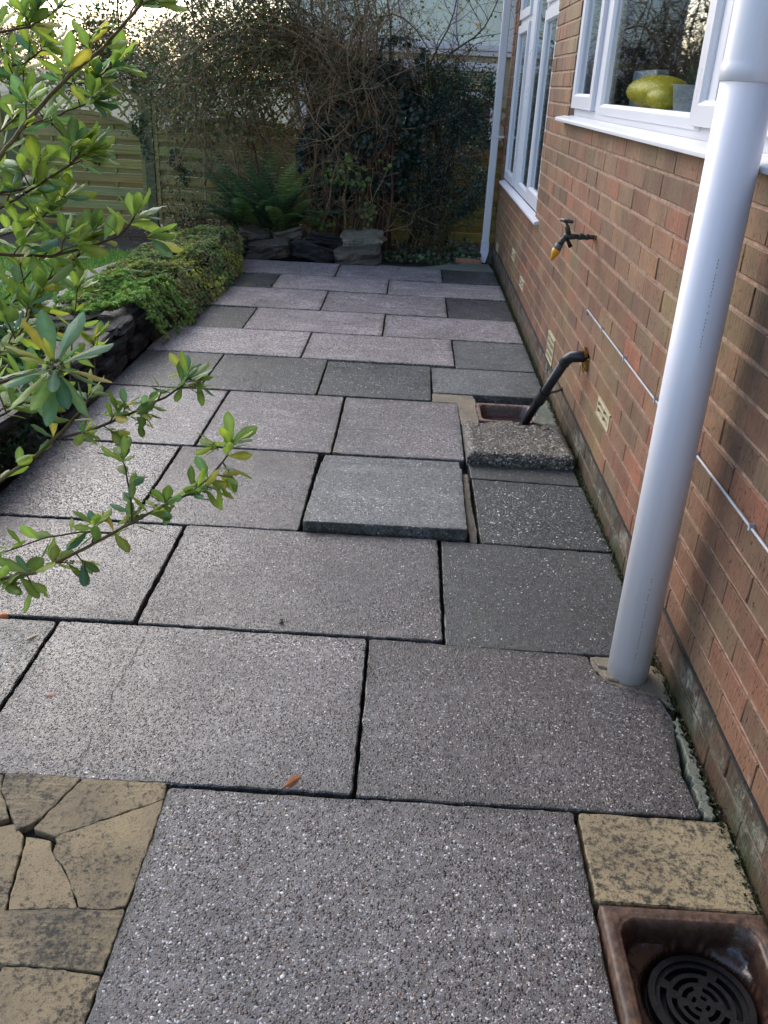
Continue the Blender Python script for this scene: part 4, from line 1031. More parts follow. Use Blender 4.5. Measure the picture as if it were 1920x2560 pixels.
def fence_post(x, label, h=1.28, w=.045):
    m = MB(); m.box(x-w, x+w, FY-.06, FY+.03, -.05, h, lin((104, 106, 78))); m.add([(x-w-.004, FY-.064, h), (x+w+.004, FY-.064, h), (x+w+.004, FY+.034, h), (x-w-.004, FY+.034, h), (x, FY-.015, h+.03)], [(0, 1, 4), (1, 2, 4), (2, 3, 4), (3, 0, 4)], lin((110, 112, 84)))
    tag(m.build('fence_post', M['fence'], loc=(x, FY-.01, -.05), bevel=.003), label, 'fence post', 'fence posts')
fence_panel(-4.70, -3.46, 'weathered green fence panel with trellis top, left of the mossy post')
fence_panel(-3.36, -1.62, 'fence panel partly behind the fern and the tangled brown shrub')
fence_panel(-1.52, .22, 'dark fence panel glimpsed in the shade between the ivy and the evergreen bush')
fence_panel(-6.1, -4.86, 'fence panel behind the foreground leaves at the far left edge')
fence_post(-3.41, 'mossy wooden post between the two clearly visible fence panels')
fence_post(-4.78, 'dark stained wooden post at the far left behind the leaves', 1.1, .06)
fence_post(-1.57, 'wooden post buried behind the tangled brown shrub')

# ================================================================== NEIGHBOUR
nb = thing('bungalow', 'pale green neighbouring bungalow with white trim beyond the shrubs', 'house', (1, 13.5, 0))
cg = simple('pale_green', lin((226, 236, 220)), .7, 3, .05); cb = simple('beige', lin((160, 150, 128)), .7, 10, .2)
m = MB(); m.box(-2.5, 6, 13, 19, 1.93, 4.6); m.build('upper_wall', cg, nb)
m = MB(); m.box(-2.5, 6, 13.02, 19, -.05, 1.93); m.build('lower_wall', cb, nb)
m = MB(); m.box(-2.56, 6, 12.93, 13.02, 1.86, 1.93); m.box(-2.56, 6, 12.95, 13.0, 1.80, 1.856); m.build('fascia', M['upvc'], nb, bevel=.006)
m = MB()
for x in (-2.48, -1.80, -1.07, -.34, .4, 1.2): m.box(x-.03, x+.03, 12.965, 12.998, 1.935, 4.6)
m.build('batten', M['upvc'], nb)
m = MB(); m.box(-2.2, -1.1, 12.97, 13.02, .75, 1.70)
for k, (x0, x1) in enumerate(((-2.35, -1.03), (-.98, .3))):
    m = MB(); a, b_ = x0, x1
    for q in ((a, a+.09, .5, 1.72), (b_-.09, b_, .5, 1.72)): m.box(q[0], q[1], 12.95, 13.015, q[2], q[3])
    m.box(a+.09, b_-.09, 12.95, 13.015, .5, .6); m.box(a+.09, b_-.09, 12.95, 13.015, 1.62, 1.72); m.box(a+.09, b_-.09, 12.95, 13.015, 1.28, 1.38)
    w_ = m.build('window', M['upvc'], nb, bevel=.005)
    m = MB(); m.box(a+.09, b_-.09, 12.985, 13.01, .6, 1.62); m.build('pane', simple('dark_pane', (.05, .055, .06), .15), w_)
    m = MB()
    for q in range(7): z = 1.40+q*.03; m.box(a+.1, b_-.1, 12.97, 12.98, z, z+.018)
    m.build('blind', simple('blind', lin((180, 160, 134)), .6), w_)
m = MB(); m.add([(-2.8, 12.7, 4.6), (6.3, 12.7, 4.6), (6.3, 19.3, 4.6), (-2.8, 19.3, 4.6), (-2.8, 16, 6.2), (6.3, 16, 6.2)], [(0, 1, 5, 4), (2, 3, 4, 5), (0, 4, 3), (1, 2, 5), (0, 3, 2, 1)])
m.build('roof', M['roof'], nb)

# ================================================================== SHRUBS
def curve(p0, d0, L_, n=7, wander=.25, droop=0.0, target=None):
    p = Vector(p0); d = Vector(d0).normalized(); P = [p.copy()]
    for k in range(n):
        d = (d + Vector((random.gauss(0, wander), random.gauss(0, wander), random.gauss(0, wander) - droop))*.5).normalized()
        p = p + d*L_/n; P.append(p.copy())
    return P
def tdir(P, i):
    i = min(max(i, 1), len(P)-1); return (P[i]-P[i-1]).normalized()
def rand_unit():
    return Vector((random.gauss(0, 1), random.gauss(0, 1), random.gauss(0, 1))).normalized()
def twiggy(m, stems, r0_, levels, kids, lens, wander, droop, tones, box=None, tips=None, seg=(7, 5, 4)):
    """stems: list of polylines. grows children off each; collects twig points for leaves"""
    cur = [(P, r0_) for P in stems]; lvl = 0
    while True:
        nxt = []
        for P, r in cur:
            c = lin(random.choice(tones)); n = len(P); rr = [max(.0009, r*(1-.72*i/(n-1))) for i in range(n)]
            m.tube(P, rr, 6 if r > .006 else 3, c, False)
            if tips is not None and lvl > 0: tips += [(P[i], tdir(P, i)) for i in range(1, n)]
            if lvl < levels:
                for _ in range(kids[lvl]):
                    i = random.randint(1, n-1); t = random.random(); q = P[i-1].lerp(P[i], t)
                    d = (tdir(P, i)*.75 + rand_unit()*.75).normalized()
                    C_ = curve(q, d, lens[lvl]*random.uniform(.5, 1.3), seg[min(lvl, 2)], wander, droop)
                    if box and any(not (box[0] < v.x < box[1] and box[2] < v.y < box[3] and v.z > box[4]) for v in C_): C_ = [v for v in C_ if box[0] < v.x < box[1] and box[2] < v.y < box[3] and v.z > box[4]]
                    if len(C_) > 2: nxt.append((C_, max(.0019, rr[i]*.62)))
        if lvl >= levels: break
        cur = nxt; lvl += 1
def bez(pts, n=12):
    P = [Vector(p) for p in pts]; out = []
    for k in range(n+1):
        Q = P[:]; t = k/n
        while len(Q) > 1: Q = [Q[i].lerp(Q[i+1], t) for i in range(len(Q)-1)]
        out.append(Q[0] + Vector((mnoise.noise(Q[0]*2.3), mnoise.noise(Q[0]*2.3+Vector((9, 0, 0))), mnoise.noise(Q[0]*2.3+Vector((0, 9, 0)))))*.07*math.sin(PI*t))
    return out
LV, LF = fold_leaf(.6)
def leaves_at(name, pts, N, size, pal_, mat, parent, spread=.03, up=None, w=.6, tilt=1.0):
    if not pts: return
    ids = rng.integers(0, len(pts), N); pos = np.array([tuple(pts[i][0] if isinstance(pts[i], tuple) and hasattr(pts[i][0], 'x') else pts[i]) for i in ids]) + rng.normal(0, spread, (N, 3))
    v_, f_ = fold_leaf(w)
    return scatter(name, v_, f_, pos, rotmats(N, None, tilt), rng.uniform(size*.6, size*1.3, N), cols_from(pal_, N), mat, parent)
BR_T = [(166, 140, 110), (130, 108, 86), (190, 166, 132), (106, 88, 74), (156, 142, 108)]

# big tangled brown shrub arching left over the fence
t = thing('tangled_shrub', 'huge tangled brown shrub of arching bare twigs leaning left over the fence', 'shrub', (-1.3, 8.75, 0))
stems = []
for k in range(30):
    bx, by = random.uniform(-1.75, -1.05), random.uniform(8.45, 9.0); ex = random.uniform(-3.3, -.95) if k < 22 else random.uniform(-1.4, -.4); top = random.uniform(1.6, 2.9)
    stems.append(bez([(bx, by, 0), (bx+random.uniform(-.1, .2), by, top*.6), (bx+(ex-bx)*.35, by-random.uniform(0, .35), top*1.15), (ex, by-random.uniform(-.3, .5), top*random.uniform(.45, 1.0))], 14))
for k in range(22):   # hanging long twigs to the left
    y_ = random.uniform(8.2, 8.9); stems.append(bez([(-1.35+random.uniform(-.3, .2), 8.6, random.uniform(.9, 1.4)), (-1.6, y_, 1.5+random.uniform(0, .6)), (-2.3, y_, 1.7+random.uniform(-.2, .5)), (random.uniform(-3.2, -2.3), y_, random.uniform(.75, 1.5))], 14))
for k in range(8):   # stems rising behind towards upper left
    bx = random.uniform(-2.9, -1.8); stems.append(bez([(bx, 9.0, .3), (bx, 8.9, 1.4), (bx-random.uniform(-.4, 1.0), 8.8, 2.0), (bx-random.uniform(-.2, 1.8), 8.7, 2.4)], 12))
m = MB(); tips = []
twiggy(m, stems, .013, 2, (20, 7), (.65, .26), .38, .06, BR_T, (-3.9, -.1, 8.0, 9.6, .12), tips)
m.build('branches', M['bark'], t)
hi = [q for q in tips if q[0].x < -1.9 and q[0].z > .9]; lo_ = [q for q in tips if q[0].z > 1.3 and q[0].x > -2.2]
leaves_at('foliage', hi, 9000, .038, [(74, 100, 58), (96, 120, 66), (60, 84, 52), (124, 136, 68), (148, 140, 72)], M['leafdark'], t, .05)
leaves_at('foliage', lo_, 3400, .034, [(58, 82, 50), (76, 98, 56), (50, 70, 46), (104, 108, 60)], M['leafdark'], t, .04)
# russet patch of dying leaves seen through it
leaves_at('dead_leaves', [q for q in tips if -2.5 < q[0].x < -1.9 and q[0].z > 1.55], 260, .035, [(176, 118, 58), (150, 104, 60), (188, 150, 80)], M['leafdark'], t, .05)

# ivy clad stems
t = thing('ivy', 'dark glossy ivy smothering old stems right of the tangled shrub', 'ivy', (-1.15, 8.5, 0))
m = MB()
for k in range(12):
    bx = random.uniform(-1.7, -.95); P = bez([(bx, 8.45+random.uniform(-.1, .2), 0), (bx+.05, 8.4, .5), (bx+random.uniform(-.2, .3), 8.45, 1.0), (bx+random.uniform(-.3, .2), 8.5, 1.6)], 12)
    m.tube(P, [.016*(1-.5*i/12) for i in range(13)], 6, lin(random.choice([(90, 66, 50), (70, 52, 42), (104, 84, 62)])), False)
for k in range(34):
    P = curve((random.uniform(-1.8, -.9), random.uniform(8.15, 8.4), random.uniform(.2, 1.3)), rand_unit(), random.uniform(.3, .8), 9, .6, .05)
    m.tube([v for v in P if v.z > 0.02], .0028, 4, lin(random.choice([(140, 112, 84), (118, 92, 70), (90, 70, 54)])), False)
m.build('stems', M['bark'], t)
def blob_pts(n, c, s, seed, thr=-.05, fr=4.0):
    out = []
    while len(out) < n:
        u = rng.normal(0, 1, 3); u = u/np.linalg.norm(u)*rng.uniform(.55, 1.0)**.5
        p = Vector((c[0]+u[0]*s[0], c[1]+u[1]*s[1], c[2]+u[2]*s[2]))
        if p.z > .01 and mnoise.noise(p*fr+Vector((seed, 0, 0))) > thr: out.append(p)
    return out
pts = blob_pts(5200, (-1.12, 8.6, 1.0), (.48, .24, .62), 3, -.15) + blob_pts(1700, (-1.55, 8.6, .75), (.3, .2, .5), 5, .05) + blob_pts(700, (-.95, 8.6, 1.5), (.3, .2, .3), 6, .08)
ivy_v = [(0, 0, 0), (.45, .1, .05), (.28, .42, .02), (.5, .62, .04), (.1, .72, 0), (0, 1.0, .02), (-.1, .72, 0), (-.5, .62, .04), (-.28, .42, .02), (-.45, .1, .05), (0, .45, -.04)]
ivy_f = [(i, (i+1) % 10, 10) for i in range(10)]
N = len(pts); scatter('foliage', ivy_v, ivy_f, np.array([tuple(p) for p in pts]), rotmats(N, np.tile([0, -.8, .5], (N, 1)), .5), rng.uniform(.03, .055, N), cols_from([(26, 42, 40), (34, 54, 48), (20, 32, 32), (44, 66, 56)], N), M['leafdark'], t)
pts = blob_pts(90, (-1.3, 8.25, .72), (.32, .05, .16), 8, .0) + blob_pts(60, (-1.35, 8.3, .28), (.35, .08, .2), 9, .1)
N = len(pts); scatter('pale_leaves', ivy_v, ivy_f, np.array([tuple(p) for p in pts]), rotmats(N, np.tile([0, -.9, .4], (N, 1)), .4), rng.uniform(.03, .05, N), cols_from([(110, 140, 74), (142, 156, 84), (92, 120, 70)], N), M['leaf'], t)

# dense small leaved evergreen against the house
t = thing('evergreen_bush', 'dense dark evergreen bush with tiny bluish leaves beside the far downpipe', 'shrub', (-.5, 8.8, 0))
m = MB(); tips = []; stems = [bez([(-.6+random.uniform(-.2, .3), 8.9, 0), (-.55, 8.8, .6), (random.uniform(-.9, -.2), 8.7, 1.1), (random.uniform(-1.0, -.15), 8.6+random.uniform(-.2, .2), random.uniform(1.2, 1.75))], 12) for _ in range(14)]
twiggy(m, stems, .010, 2, (12, 5), (.4, .2), .4, .0, [(60, 46, 38), (48, 38, 32)], (-1.15, -.1, 8.3, 9.3, .2), tips); m.build('branches', M['bark'], t)
pts = blob_pts(9000, (-.52, 8.72, .80), (.50, .28, .74), 12, -.2, 5) + blob_pts(2600, (-.40, 8.72, 1.35), (.34, .22, .42), 13, 0.02, 5)
leaves_at('foliage', pts, 24000, .024, [(38, 62, 58), (52, 80, 74), (28, 46, 46), (80, 108, 100)], M['leafdark'], t, .02)
leaves_at('bright_foliage', [p for p in pts if p.z > 1.35], 1500, .024, [(74, 104, 50), (96, 124, 60)], M['leafdark'], t, .05)
# sparse bare sapling in front of the pale green house
t = thing('bare_sapling', 'sparse leafless sapling silhouetted against the pale green bungalow', 'small tree', (-.95, 8.95, 0))
m = MB(); tips = []
tr = [bez([(-1.05, 8.9, .1), (-1.0, 8.8, .9), (-.78, 8.7, 1.3), (-.50, 8.7, 1.9), (-.42, 8.7, 2.4)], 16), bez([(-.95, 8.9, 1.0), (-1.0, 8.8, 1.6), (-1.1, 8.7, 2.0), (-1.15, 8.7, 2.5)], 12), bez([(-.75, 8.75, 1.4), (-.6, 8.7, 1.6), (-.2, 8.7, 1.9), (-.1, 8.65, 2.2)], 10)]
twiggy(m, tr, .014, 2, (13, 6), (.55, .28), .42, -.04, [(84, 68, 56), (66, 54, 46), (104, 84, 66)], (-1.6, .2, 8.3, 9.3, .5), tips); m.build('branches', M['bark'], t)
leaves_at('leaves', [q for q in tips if q[0].z > 1.3], 260, .034, [(170, 160, 80), (140, 150, 80), (190, 160, 96), (80, 100, 60)], M['leaf'], t, .02)
# climber over the fence at left
t = thing('climber', 'leafy climber sprawling along the fence top between the leaning twigs and the sky', 'climbing plant', (-3.4, 9.6, 0))
m = MB(); tips = []; stems = [bez([(-3.0+random.uniform(-.8, .5), 9.55, .2), (-3.2, 9.6, 1.2), (-3.6+random.uniform(-.6, .6), 9.5, 1.75), (-4.2+random.uniform(-.6, 1.4), 9.4, random.uniform(1.3, 1.9))], 12) for _ in range(14)]
twiggy(m, stems, .008, 2, (11, 5), (.5, .25), .4, .03, BR_T, (-5.4, -2.0, 9.2, 10.2, .5), tips); m.build('branches', M['bark'], t)
leaves_at('foliage', [q for q in tips if q[0].z > 1.05], 8000, .042, [(70, 92, 54), (92, 112, 62), (58, 78, 48), (130, 128, 70), (158, 130, 74)], M['leafdark'], t, .06)
for (x, z, n) in ((-3.95, .66, 70), (-3.42, .80, 90), (-3.15, .64, 60), (-3.5, .95, 70), (-3.05, .5, 40)):
    pts = blob_pts(n, (x, FY-.06, z), (.07, .02, .10 if n < 90 else .2), n, -.3)
    N = len(pts); o = scatter('ivy_tuft', ivy_v, ivy_f, np.array([tuple(p) for p in pts]), rotmats(N, np.tile([0, -.9, .4], (N, 1)), .5), rng.uniform(.025, .045, N), cols_from([(64, 78, 50), (84, 96, 56), (50, 56, 42)], N), M['leafdark'], t)

# fern
fx, fy = -2.12, 8.42
t = thing('fern', 'bushy green fern arching over the rocks in front of the fence', 'fern', (fx, fy, .05))
m = MB(); PV = []; PM = []; PS = []; PC = []
for k in range(88):
    a = random.uniform(0, 2*PI); L_ = random.uniform(.62, 1.12); lean = random.uniform(.15, .9); d = Vector((math.cos(a)*lean, math.sin(a)*lean*.6-.12, 1.0)).normalized()
    p = Vector((fx+random.uniform(-.22, .22), fy+random.uniform(-.08, .08), .06)); P = [p.copy()]; n = 15
    for i in range(n): d = (d + Vector((math.cos(a)*.03, math.sin(a)*.02, -.055-.06*i/n))).normalized(); p = p+d*L_/n; P.append(p.copy())
    tone = lin(random.choice([(94, 124, 96), (108, 138, 98), (126, 150, 94), (84, 110, 94), (138, 158, 100)])); 
    m.tube(P, [.0022*(1-.7*i/n) for i in range(n+1)], 3, tone, False)
    for i in range(2, n):
        for h in (0, .5):
            q = P[i].lerp(P[min(i+1, n)], h); dd = tdir(P, i); side = dd.cross(Vector((0, 0, 1))); side = side.normalized() if side.length > .01 else Vector((1, 0, 0))
            s = .085*math.sin(PI*min(1, (i+h)/n)**.8*.93+.12)
            for sg in (1, -1):
                y_ = (side*sg + dd*.45 + Vector((0, 0, -.15))).normalized(); x_ = y_.cross(side.cross(dd)).normalized(); z_ = x_.cross(y_)
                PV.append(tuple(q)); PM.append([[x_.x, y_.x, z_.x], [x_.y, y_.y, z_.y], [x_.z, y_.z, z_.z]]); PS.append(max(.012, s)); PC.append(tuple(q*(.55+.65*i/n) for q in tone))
m.build('stalks', M['bark'], t)
v_ = [(0, 0, 0), (.18, .15, .01), (.11, .3, 0), (.18, .4, .01), (.10, .55, 0), (.13, .65, .01), (0, 1, -.04), (-.13, .65, .01), (-.10, .55, 0), (-.18, .4, .01), (-.11, .3, 0), (-.18, .15, .01)]
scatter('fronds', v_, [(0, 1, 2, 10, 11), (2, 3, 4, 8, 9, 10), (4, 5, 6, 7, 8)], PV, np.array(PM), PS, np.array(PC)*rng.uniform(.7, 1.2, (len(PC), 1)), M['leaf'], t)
# bramble left of the fern
t = thing('bramble', 'low straggly bramble with yellowing leaves left of the fern', 'bramble', (-2.75, 8.5, 0))
m = MB(); tips = []; twiggy(m, [curve((-2.75+random.uniform(-.2, .3), 8.5+random.uniform(-.15, .15), 0), (random.uniform(-1, .6), random.uniform(-.3, .3), .8), random.uniform(.4, .75), 9, .35, .08) for _ in range(26)], .004, 1, (5,), (.2,), .4, .05, [(96, 60, 44), (120, 96, 70)], None, tips)
m.build('stems', M['bark'], t); leaves_at('foliage', tips, 1300, .03, [(60, 66, 40), (84, 92, 48), (132, 128, 56), (44, 50, 34)], M['leafdark'], t, .03)

# ground ivy and fallen leaves in the shady border
pts = [Vector((random.uniform(-1.1, -.14), random.uniform(7.98, 9.1), .0)) for _ in range(1500)]; pts = [Vector((p.x, p.y, -.02+abs(mnoise.noise(p*2.0))*.14)) for p in pts if p.y > 8.0+.25*(p.x+.4)**2 and mnoise.noise(p*3.0) > -.25]
N = len(pts); tag(scatter('ground_ivy', ivy_v, ivy_f, np.array([tuple(p) for p in pts]), rotmats(N, np.tile([0, -.4, .9], (N, 1)), .4), rng.uniform(.02, .05, N), cols_from([(36, 56, 36), (50, 74, 44), (28, 42, 30), (88, 110, 60), (70, 60, 40)], N), M['leafdark']), kind='stuff')
t = thing('twiggy_seedlings', 'thin upright suckers with tiny leaves in the shade behind the curved edging', 'shrub', (-.7, 8.5, 0))
m = MB(); tips = []; twiggy(m, [curve((random.uniform(-1.0, -.35), random.uniform(8.3, 8.6), 0), (random.uniform(-.4, .4), -.1, 1), random.uniform(.35, .8), 8, .25, 0) for _ in range(30)], .0035, 1, (5,), (.16,), .4, 0, [(110, 84, 60), (84, 64, 50)], None, tips)
m.build('stems', M['bark'], t); leaves_at('foliage', tips, 700, .022, [(90, 110, 56), (60, 80, 44), (130, 130, 70)], M['leaf'], t, .02)

# hazy far trees beyond the gardens
for i, (x, y, h, w, tn) in enumerate(((-26, 60, 5.0, 5.5, 0), (-33, 62, 4.4, 6, 1), (-18, 58, 4.2, 5, 1), (-13, 46, 3.6, 3.5, 0), (-22, 50, 3.2, 4.0, 2), (-8, 60, 5.2, 6, 2))):
    t = thing('far_tree', ['tall bare pinkish tree on the horizon at the upper left', 'wide bare tree on the horizon behind the leaning branch', 'rounded bare tree on the horizon left of the arching shrub', 'low reddish tree above the fence trellis', 'low green tree above the leftmost fence', 'dark tree beyond the tangled shrub'][i], 'tree', (x, y, 0), 'trees on the horizon')
    m = MB(); m.tube([(x, y, -.1), (x+.1, y, h*.35), (x, y, h*.7)], [.18, .13, .05], 6, (.06, .05, .04)); m.build('trunk', M['bark'], t)
    pts = blob_pts(900, (x, y, h*.62), (w*.5, w*.4, h*.42), i, -.1, .6); pal_ = [[(150, 124, 112), (170, 140, 120), (126, 104, 92)], [(128, 108, 92), (160, 130, 110)], [(104, 100, 76), (126, 112, 84)]][tn]
    leaves_at('crown', pts, 5000, .20, pal_, M['leafdark'], t, .12, w=.25)
# tree outside the picture on the left, seen only as a reflection and as shade

# ================================================================== FOREGROUND SHRUB
BR = [
 ([[-1.831,2.223,1.147],[-1.777,2.259,1.218],[-1.717,2.298,1.297],[-1.653,2.361,1.378],[-1.601,2.386,1.427],[-1.538,2.385,1.469],[-1.489,2.388,1.519],[-1.446,2.385,1.558],[-1.425,2.396,1.602]], 0.009, 0.004),
 ([[-1.938,2.574,1.479],[-1.876,2.583,1.496],[-1.797,2.592,1.512],[-1.758,2.629,1.542],[-1.735,2.653,1.567]], 0.005, 0.003),
 ([[-1.823,2.601,1.303],[-1.855,2.637,1.332],[-1.901,2.696,1.386],[-1.967,2.789,1.464],[-1.985,2.817,1.523]], 0.004, 0.003),
 ([[-1.764,2.658,1.374],[-1.719,2.639,1.378],[-1.664,2.587,1.386],[-1.61,2.54,1.401]], 0.004, 0.003),
 ([[-1.823,2.609,1.298],[-1.759,2.549,1.288],[-1.696,2.52,1.317],[-1.614,2.491,1.345]], 0.004, 0.003),
 ([[-1.865,2.283,1.111],[-1.805,2.293,1.13],[-1.749,2.299,1.14],[-1.7,2.308,1.157],[-1.657,2.322,1.185],[-1.633,2.33,1.201],[-1.61,2.345,1.231]], 0.005, 0.003),
 ([[-1.886,2.308,1.048],[-1.812,2.297,1.092],[-1.749,2.293,1.127],[-1.705,2.305,1.152]], 0.005, 0.004),
 ([[-1.807,2.12,1.004],[-1.75,2.124,1.01],[-1.636,2.147,1.008],[-1.554,2.191,1.027],[-1.486,2.204,1.053],[-1.458,2.218,1.081],[-1.445,2.23,1.105]], 0.006, 0.003),
 ([[-1.847,2.144,0.826],[-1.789,2.164,0.866],[-1.705,2.189,0.914],[-1.637,2.215,0.964],[-1.587,2.236,1.007],[-1.584,2.249,1.033]], 0.005, 0.003),
 ([[-1.813,2.22,0.867],[-1.769,2.24,0.907],[-1.719,2.273,0.972],[-1.694,2.285,0.997],[-1.694,2.301,1.029]], 0.003, 0.003),
 ([[-1.703,1.734,0.554],[-1.651,1.752,0.588],[-1.572,1.779,0.642],[-1.524,1.802,0.687],[-1.493,1.819,0.721],[-1.474,1.828,0.74],[-1.469,1.862,0.763]], 0.007, 0.004),
 ([[-1.618,1.646,0.826],[-1.572,1.658,0.849],[-1.517,1.667,0.866],[-1.451,1.646,0.889]], 0.006, 0.004),
 ([[-1.524,1.798,0.678],[-1.451,1.788,0.703],[-1.39,1.791,0.73],[-1.341,1.804,0.753],[-1.287,1.817,0.779],[-1.254,1.828,0.801],[-1.238,1.838,0.82]], 0.005, 0.0025),
 ([[-1.573,1.436,0.51],[-1.527,1.443,0.522],[-1.46,1.451,0.537],[-1.389,1.487,0.564],[-1.325,1.525,0.594],[-1.264,1.562,0.621],[-1.196,1.599,0.649],[-1.155,1.633,0.673],[-1.12,1.655,0.717],[-1.111,1.668,0.744]], 0.006, 0.0025),
 ([[-1.325,1.525,0.594],[-1.391,1.523,0.592],[-1.458,1.516,0.58],[-1.521,1.504,0.556],[-1.556,1.498,0.545]], 0.003, 0.002),
 ([[-1.292,1.545,0.611],[-1.298,1.567,0.656],[-1.313,1.599,0.699],[-1.326,1.611,0.723]], 0.003, 0.002),
 ([[-1.362,1.506,0.578],[-1.361,1.516,0.598],[-1.359,1.526,0.619]], 0.0025, 0.002),
 ([[-1.793,2.011,0.78],[-1.737,2.021,0.8],[-1.7,2.035,0.827],[-1.682,2.077,0.867],[-1.679,2.09,0.893]], 0.004, 0.003),
 ([[-1.688,1.758,0.716],[-1.637,1.768,0.734],[-1.586,1.783,0.764],[-1.556,1.79,0.777]], 0.004, 0.003),
 ([[-1.638,2.165,0.636],[-1.66,2.278,0.754],[-1.656,2.315,0.83],[-1.654,2.348,0.896]], 0.0035, 0.002),
 ([[-2.024,2.67,1.223],[-1.957,2.682,1.246],[-1.908,2.704,1.29],[-1.894,2.73,1.342]], 0.004, 0.003),
 ([[-1.909,2.341,1.002],[-1.846,2.348,1.015],[-1.753,2.365,1.047],[-1.724,2.38,1.077]], 0.004, 0.003),
 ([[-1.536,2.082,0.691],[-1.544,2.117,0.763],[-1.551,2.139,0.808]], 0.003, 0.002),
 ([[-2.035,2.755,1.397],[-1.967,2.762,1.41],[-1.899,2.77,1.424],[-1.844,2.792,1.467]], 0.004, 0.003),
]

sh = thing('leafy_shrub', 'leafy shrub with glossy green and yellowing leaves leaning in from the left edge', 'shrub', (-2.45, 1.9, -.05))
m = MB(); BASE = Vector((-2.48, 1.95, -.04))
LPOS = []    # (point, direction, size, tone class)
def add_leaf(m, p, d, L_, W_, c, curl=.25, roll=0.0, fold=.22):
    d = d.normalized(); up = Vector((0, 0, 1)) - d*d.z
    up = up.normalized() if up.length > .05 else Vector((1, 0, 0)); sd_ = d.cross(up).normalized()
    rm = Matrix.Rotation(roll, 3, d); up = rm @ up; sd_ = rm @ sd_
    st = [(0, .10), (.14, .22), (.32, .62), (.52, .95), (.70, 1.0), (.85, .74), (.95, .38), (1.0, .02)]
    V = []; C = []; F = []; pos = p.copy(); dd = d.copy(); prev = 0
    for t_, w in st:
        seg = (t_-prev)*L_; dd = (dd - up*curl*(t_-prev)*1.6).normalized(); pos = pos + dd*seg; prev = t_
        un = sd_.cross(dd)*-1; wv = W_*.5*w; wav = .05*W_*math.sin(t_*19+L_*900)
        for sx, mid in ((-1, 0), (-.08, 1), (.08, 1), (1, 0)):
            V.append(pos + sd_*sx*wv + (un*abs(sx)*wv*fold if not mid else un*0) + un*(wav if not mid else 0))
            C.append(tuple(min(1, q*(1.55 if mid else 1.0)*(1.0 if abs(sx) < .5 else 1.06)) for q in c))
    n = len(st)
    for i in range(n-1):
        for k in range(3): a = i*4+k; F.append((a, a+1, a+5, a+4))
    m.add(V, F, C)
GREEN = [(134, 152, 74), (120, 140, 70), (150, 166, 84), (108, 128, 68), (130, 150, 82), (146, 156, 70)]; BLUE = [(98, 128, 98), (110, 140, 106), (84, 116, 90)]; YEL = [(176, 172, 84), (160, 162, 78), (186, 166, 80)]
def tone(y=.06, b_=.18):
    r = random.random(); c = random.choice(YEL if r < y else BLUE if r < y+b_ else GREEN); f = random.uniform(.85, 1.4); return tuple(min(1, q*f) for q in lin(c))
LM = MB(); BM = MB(); BUD = MB()
def whorl(p, axis, n, L_, spread=1.0, y=.06, b_=.18, W=.38):
    a0 = random.uniform(0, 2*PI); ax = axis.normalized(); o1 = ax.orthogonal().normalized(); o2 = ax.cross(o1)
    for k in range(n):
        a = a0+k*2.4; lat = o1*math.cos(a)+o2*math.sin(a); q = random.uniform(.55, 1.15)*spread
        d = (ax*(1.0) + lat*q + Vector((0, 0, .15))).normalized(); ll = L_*random.uniform(.7, 1.15)
        add_leaf(LM, p - ax*random.uniform(0, .02), d, ll, ll*W*random.uniform(.85, 1.15), tone(y, b_), random.uniform(-.1, .5), random.uniform(-.7, .7))
    for k in range(6): q = p+rand_unit()*.006; BUD.tube([q, q+rand_unit()*.006], [.0022, .0012], 5, lin((168, 170, 104)))
SPEC = {0: (8, .08, .055), 1: (9, .085, .035), 2: (8, .078, .05), 3: (11, .078, .025), 4: (9, .08, .03), 5: (11, .085, .035), 6: (8, .075, .045), 7: (10, .08, .035), 8: (7, .072, .045), 9: (9, .075, .045),
        10: (5, .07, .045), 11: (0, .09, .1), 12: (9, .062, .026), 13: (10, .068, .024), 14: (8, .056, .018), 15: (8, .054, .025), 16: (6, .05, .02), 17: (10, .08, .035), 18: (10, .078, .03), 19: (9, .07, .035), 20: (9, .08, .05), 21: (10, .08, .03), 22: (8, .065, .03), 23: (9, .08, .05)}
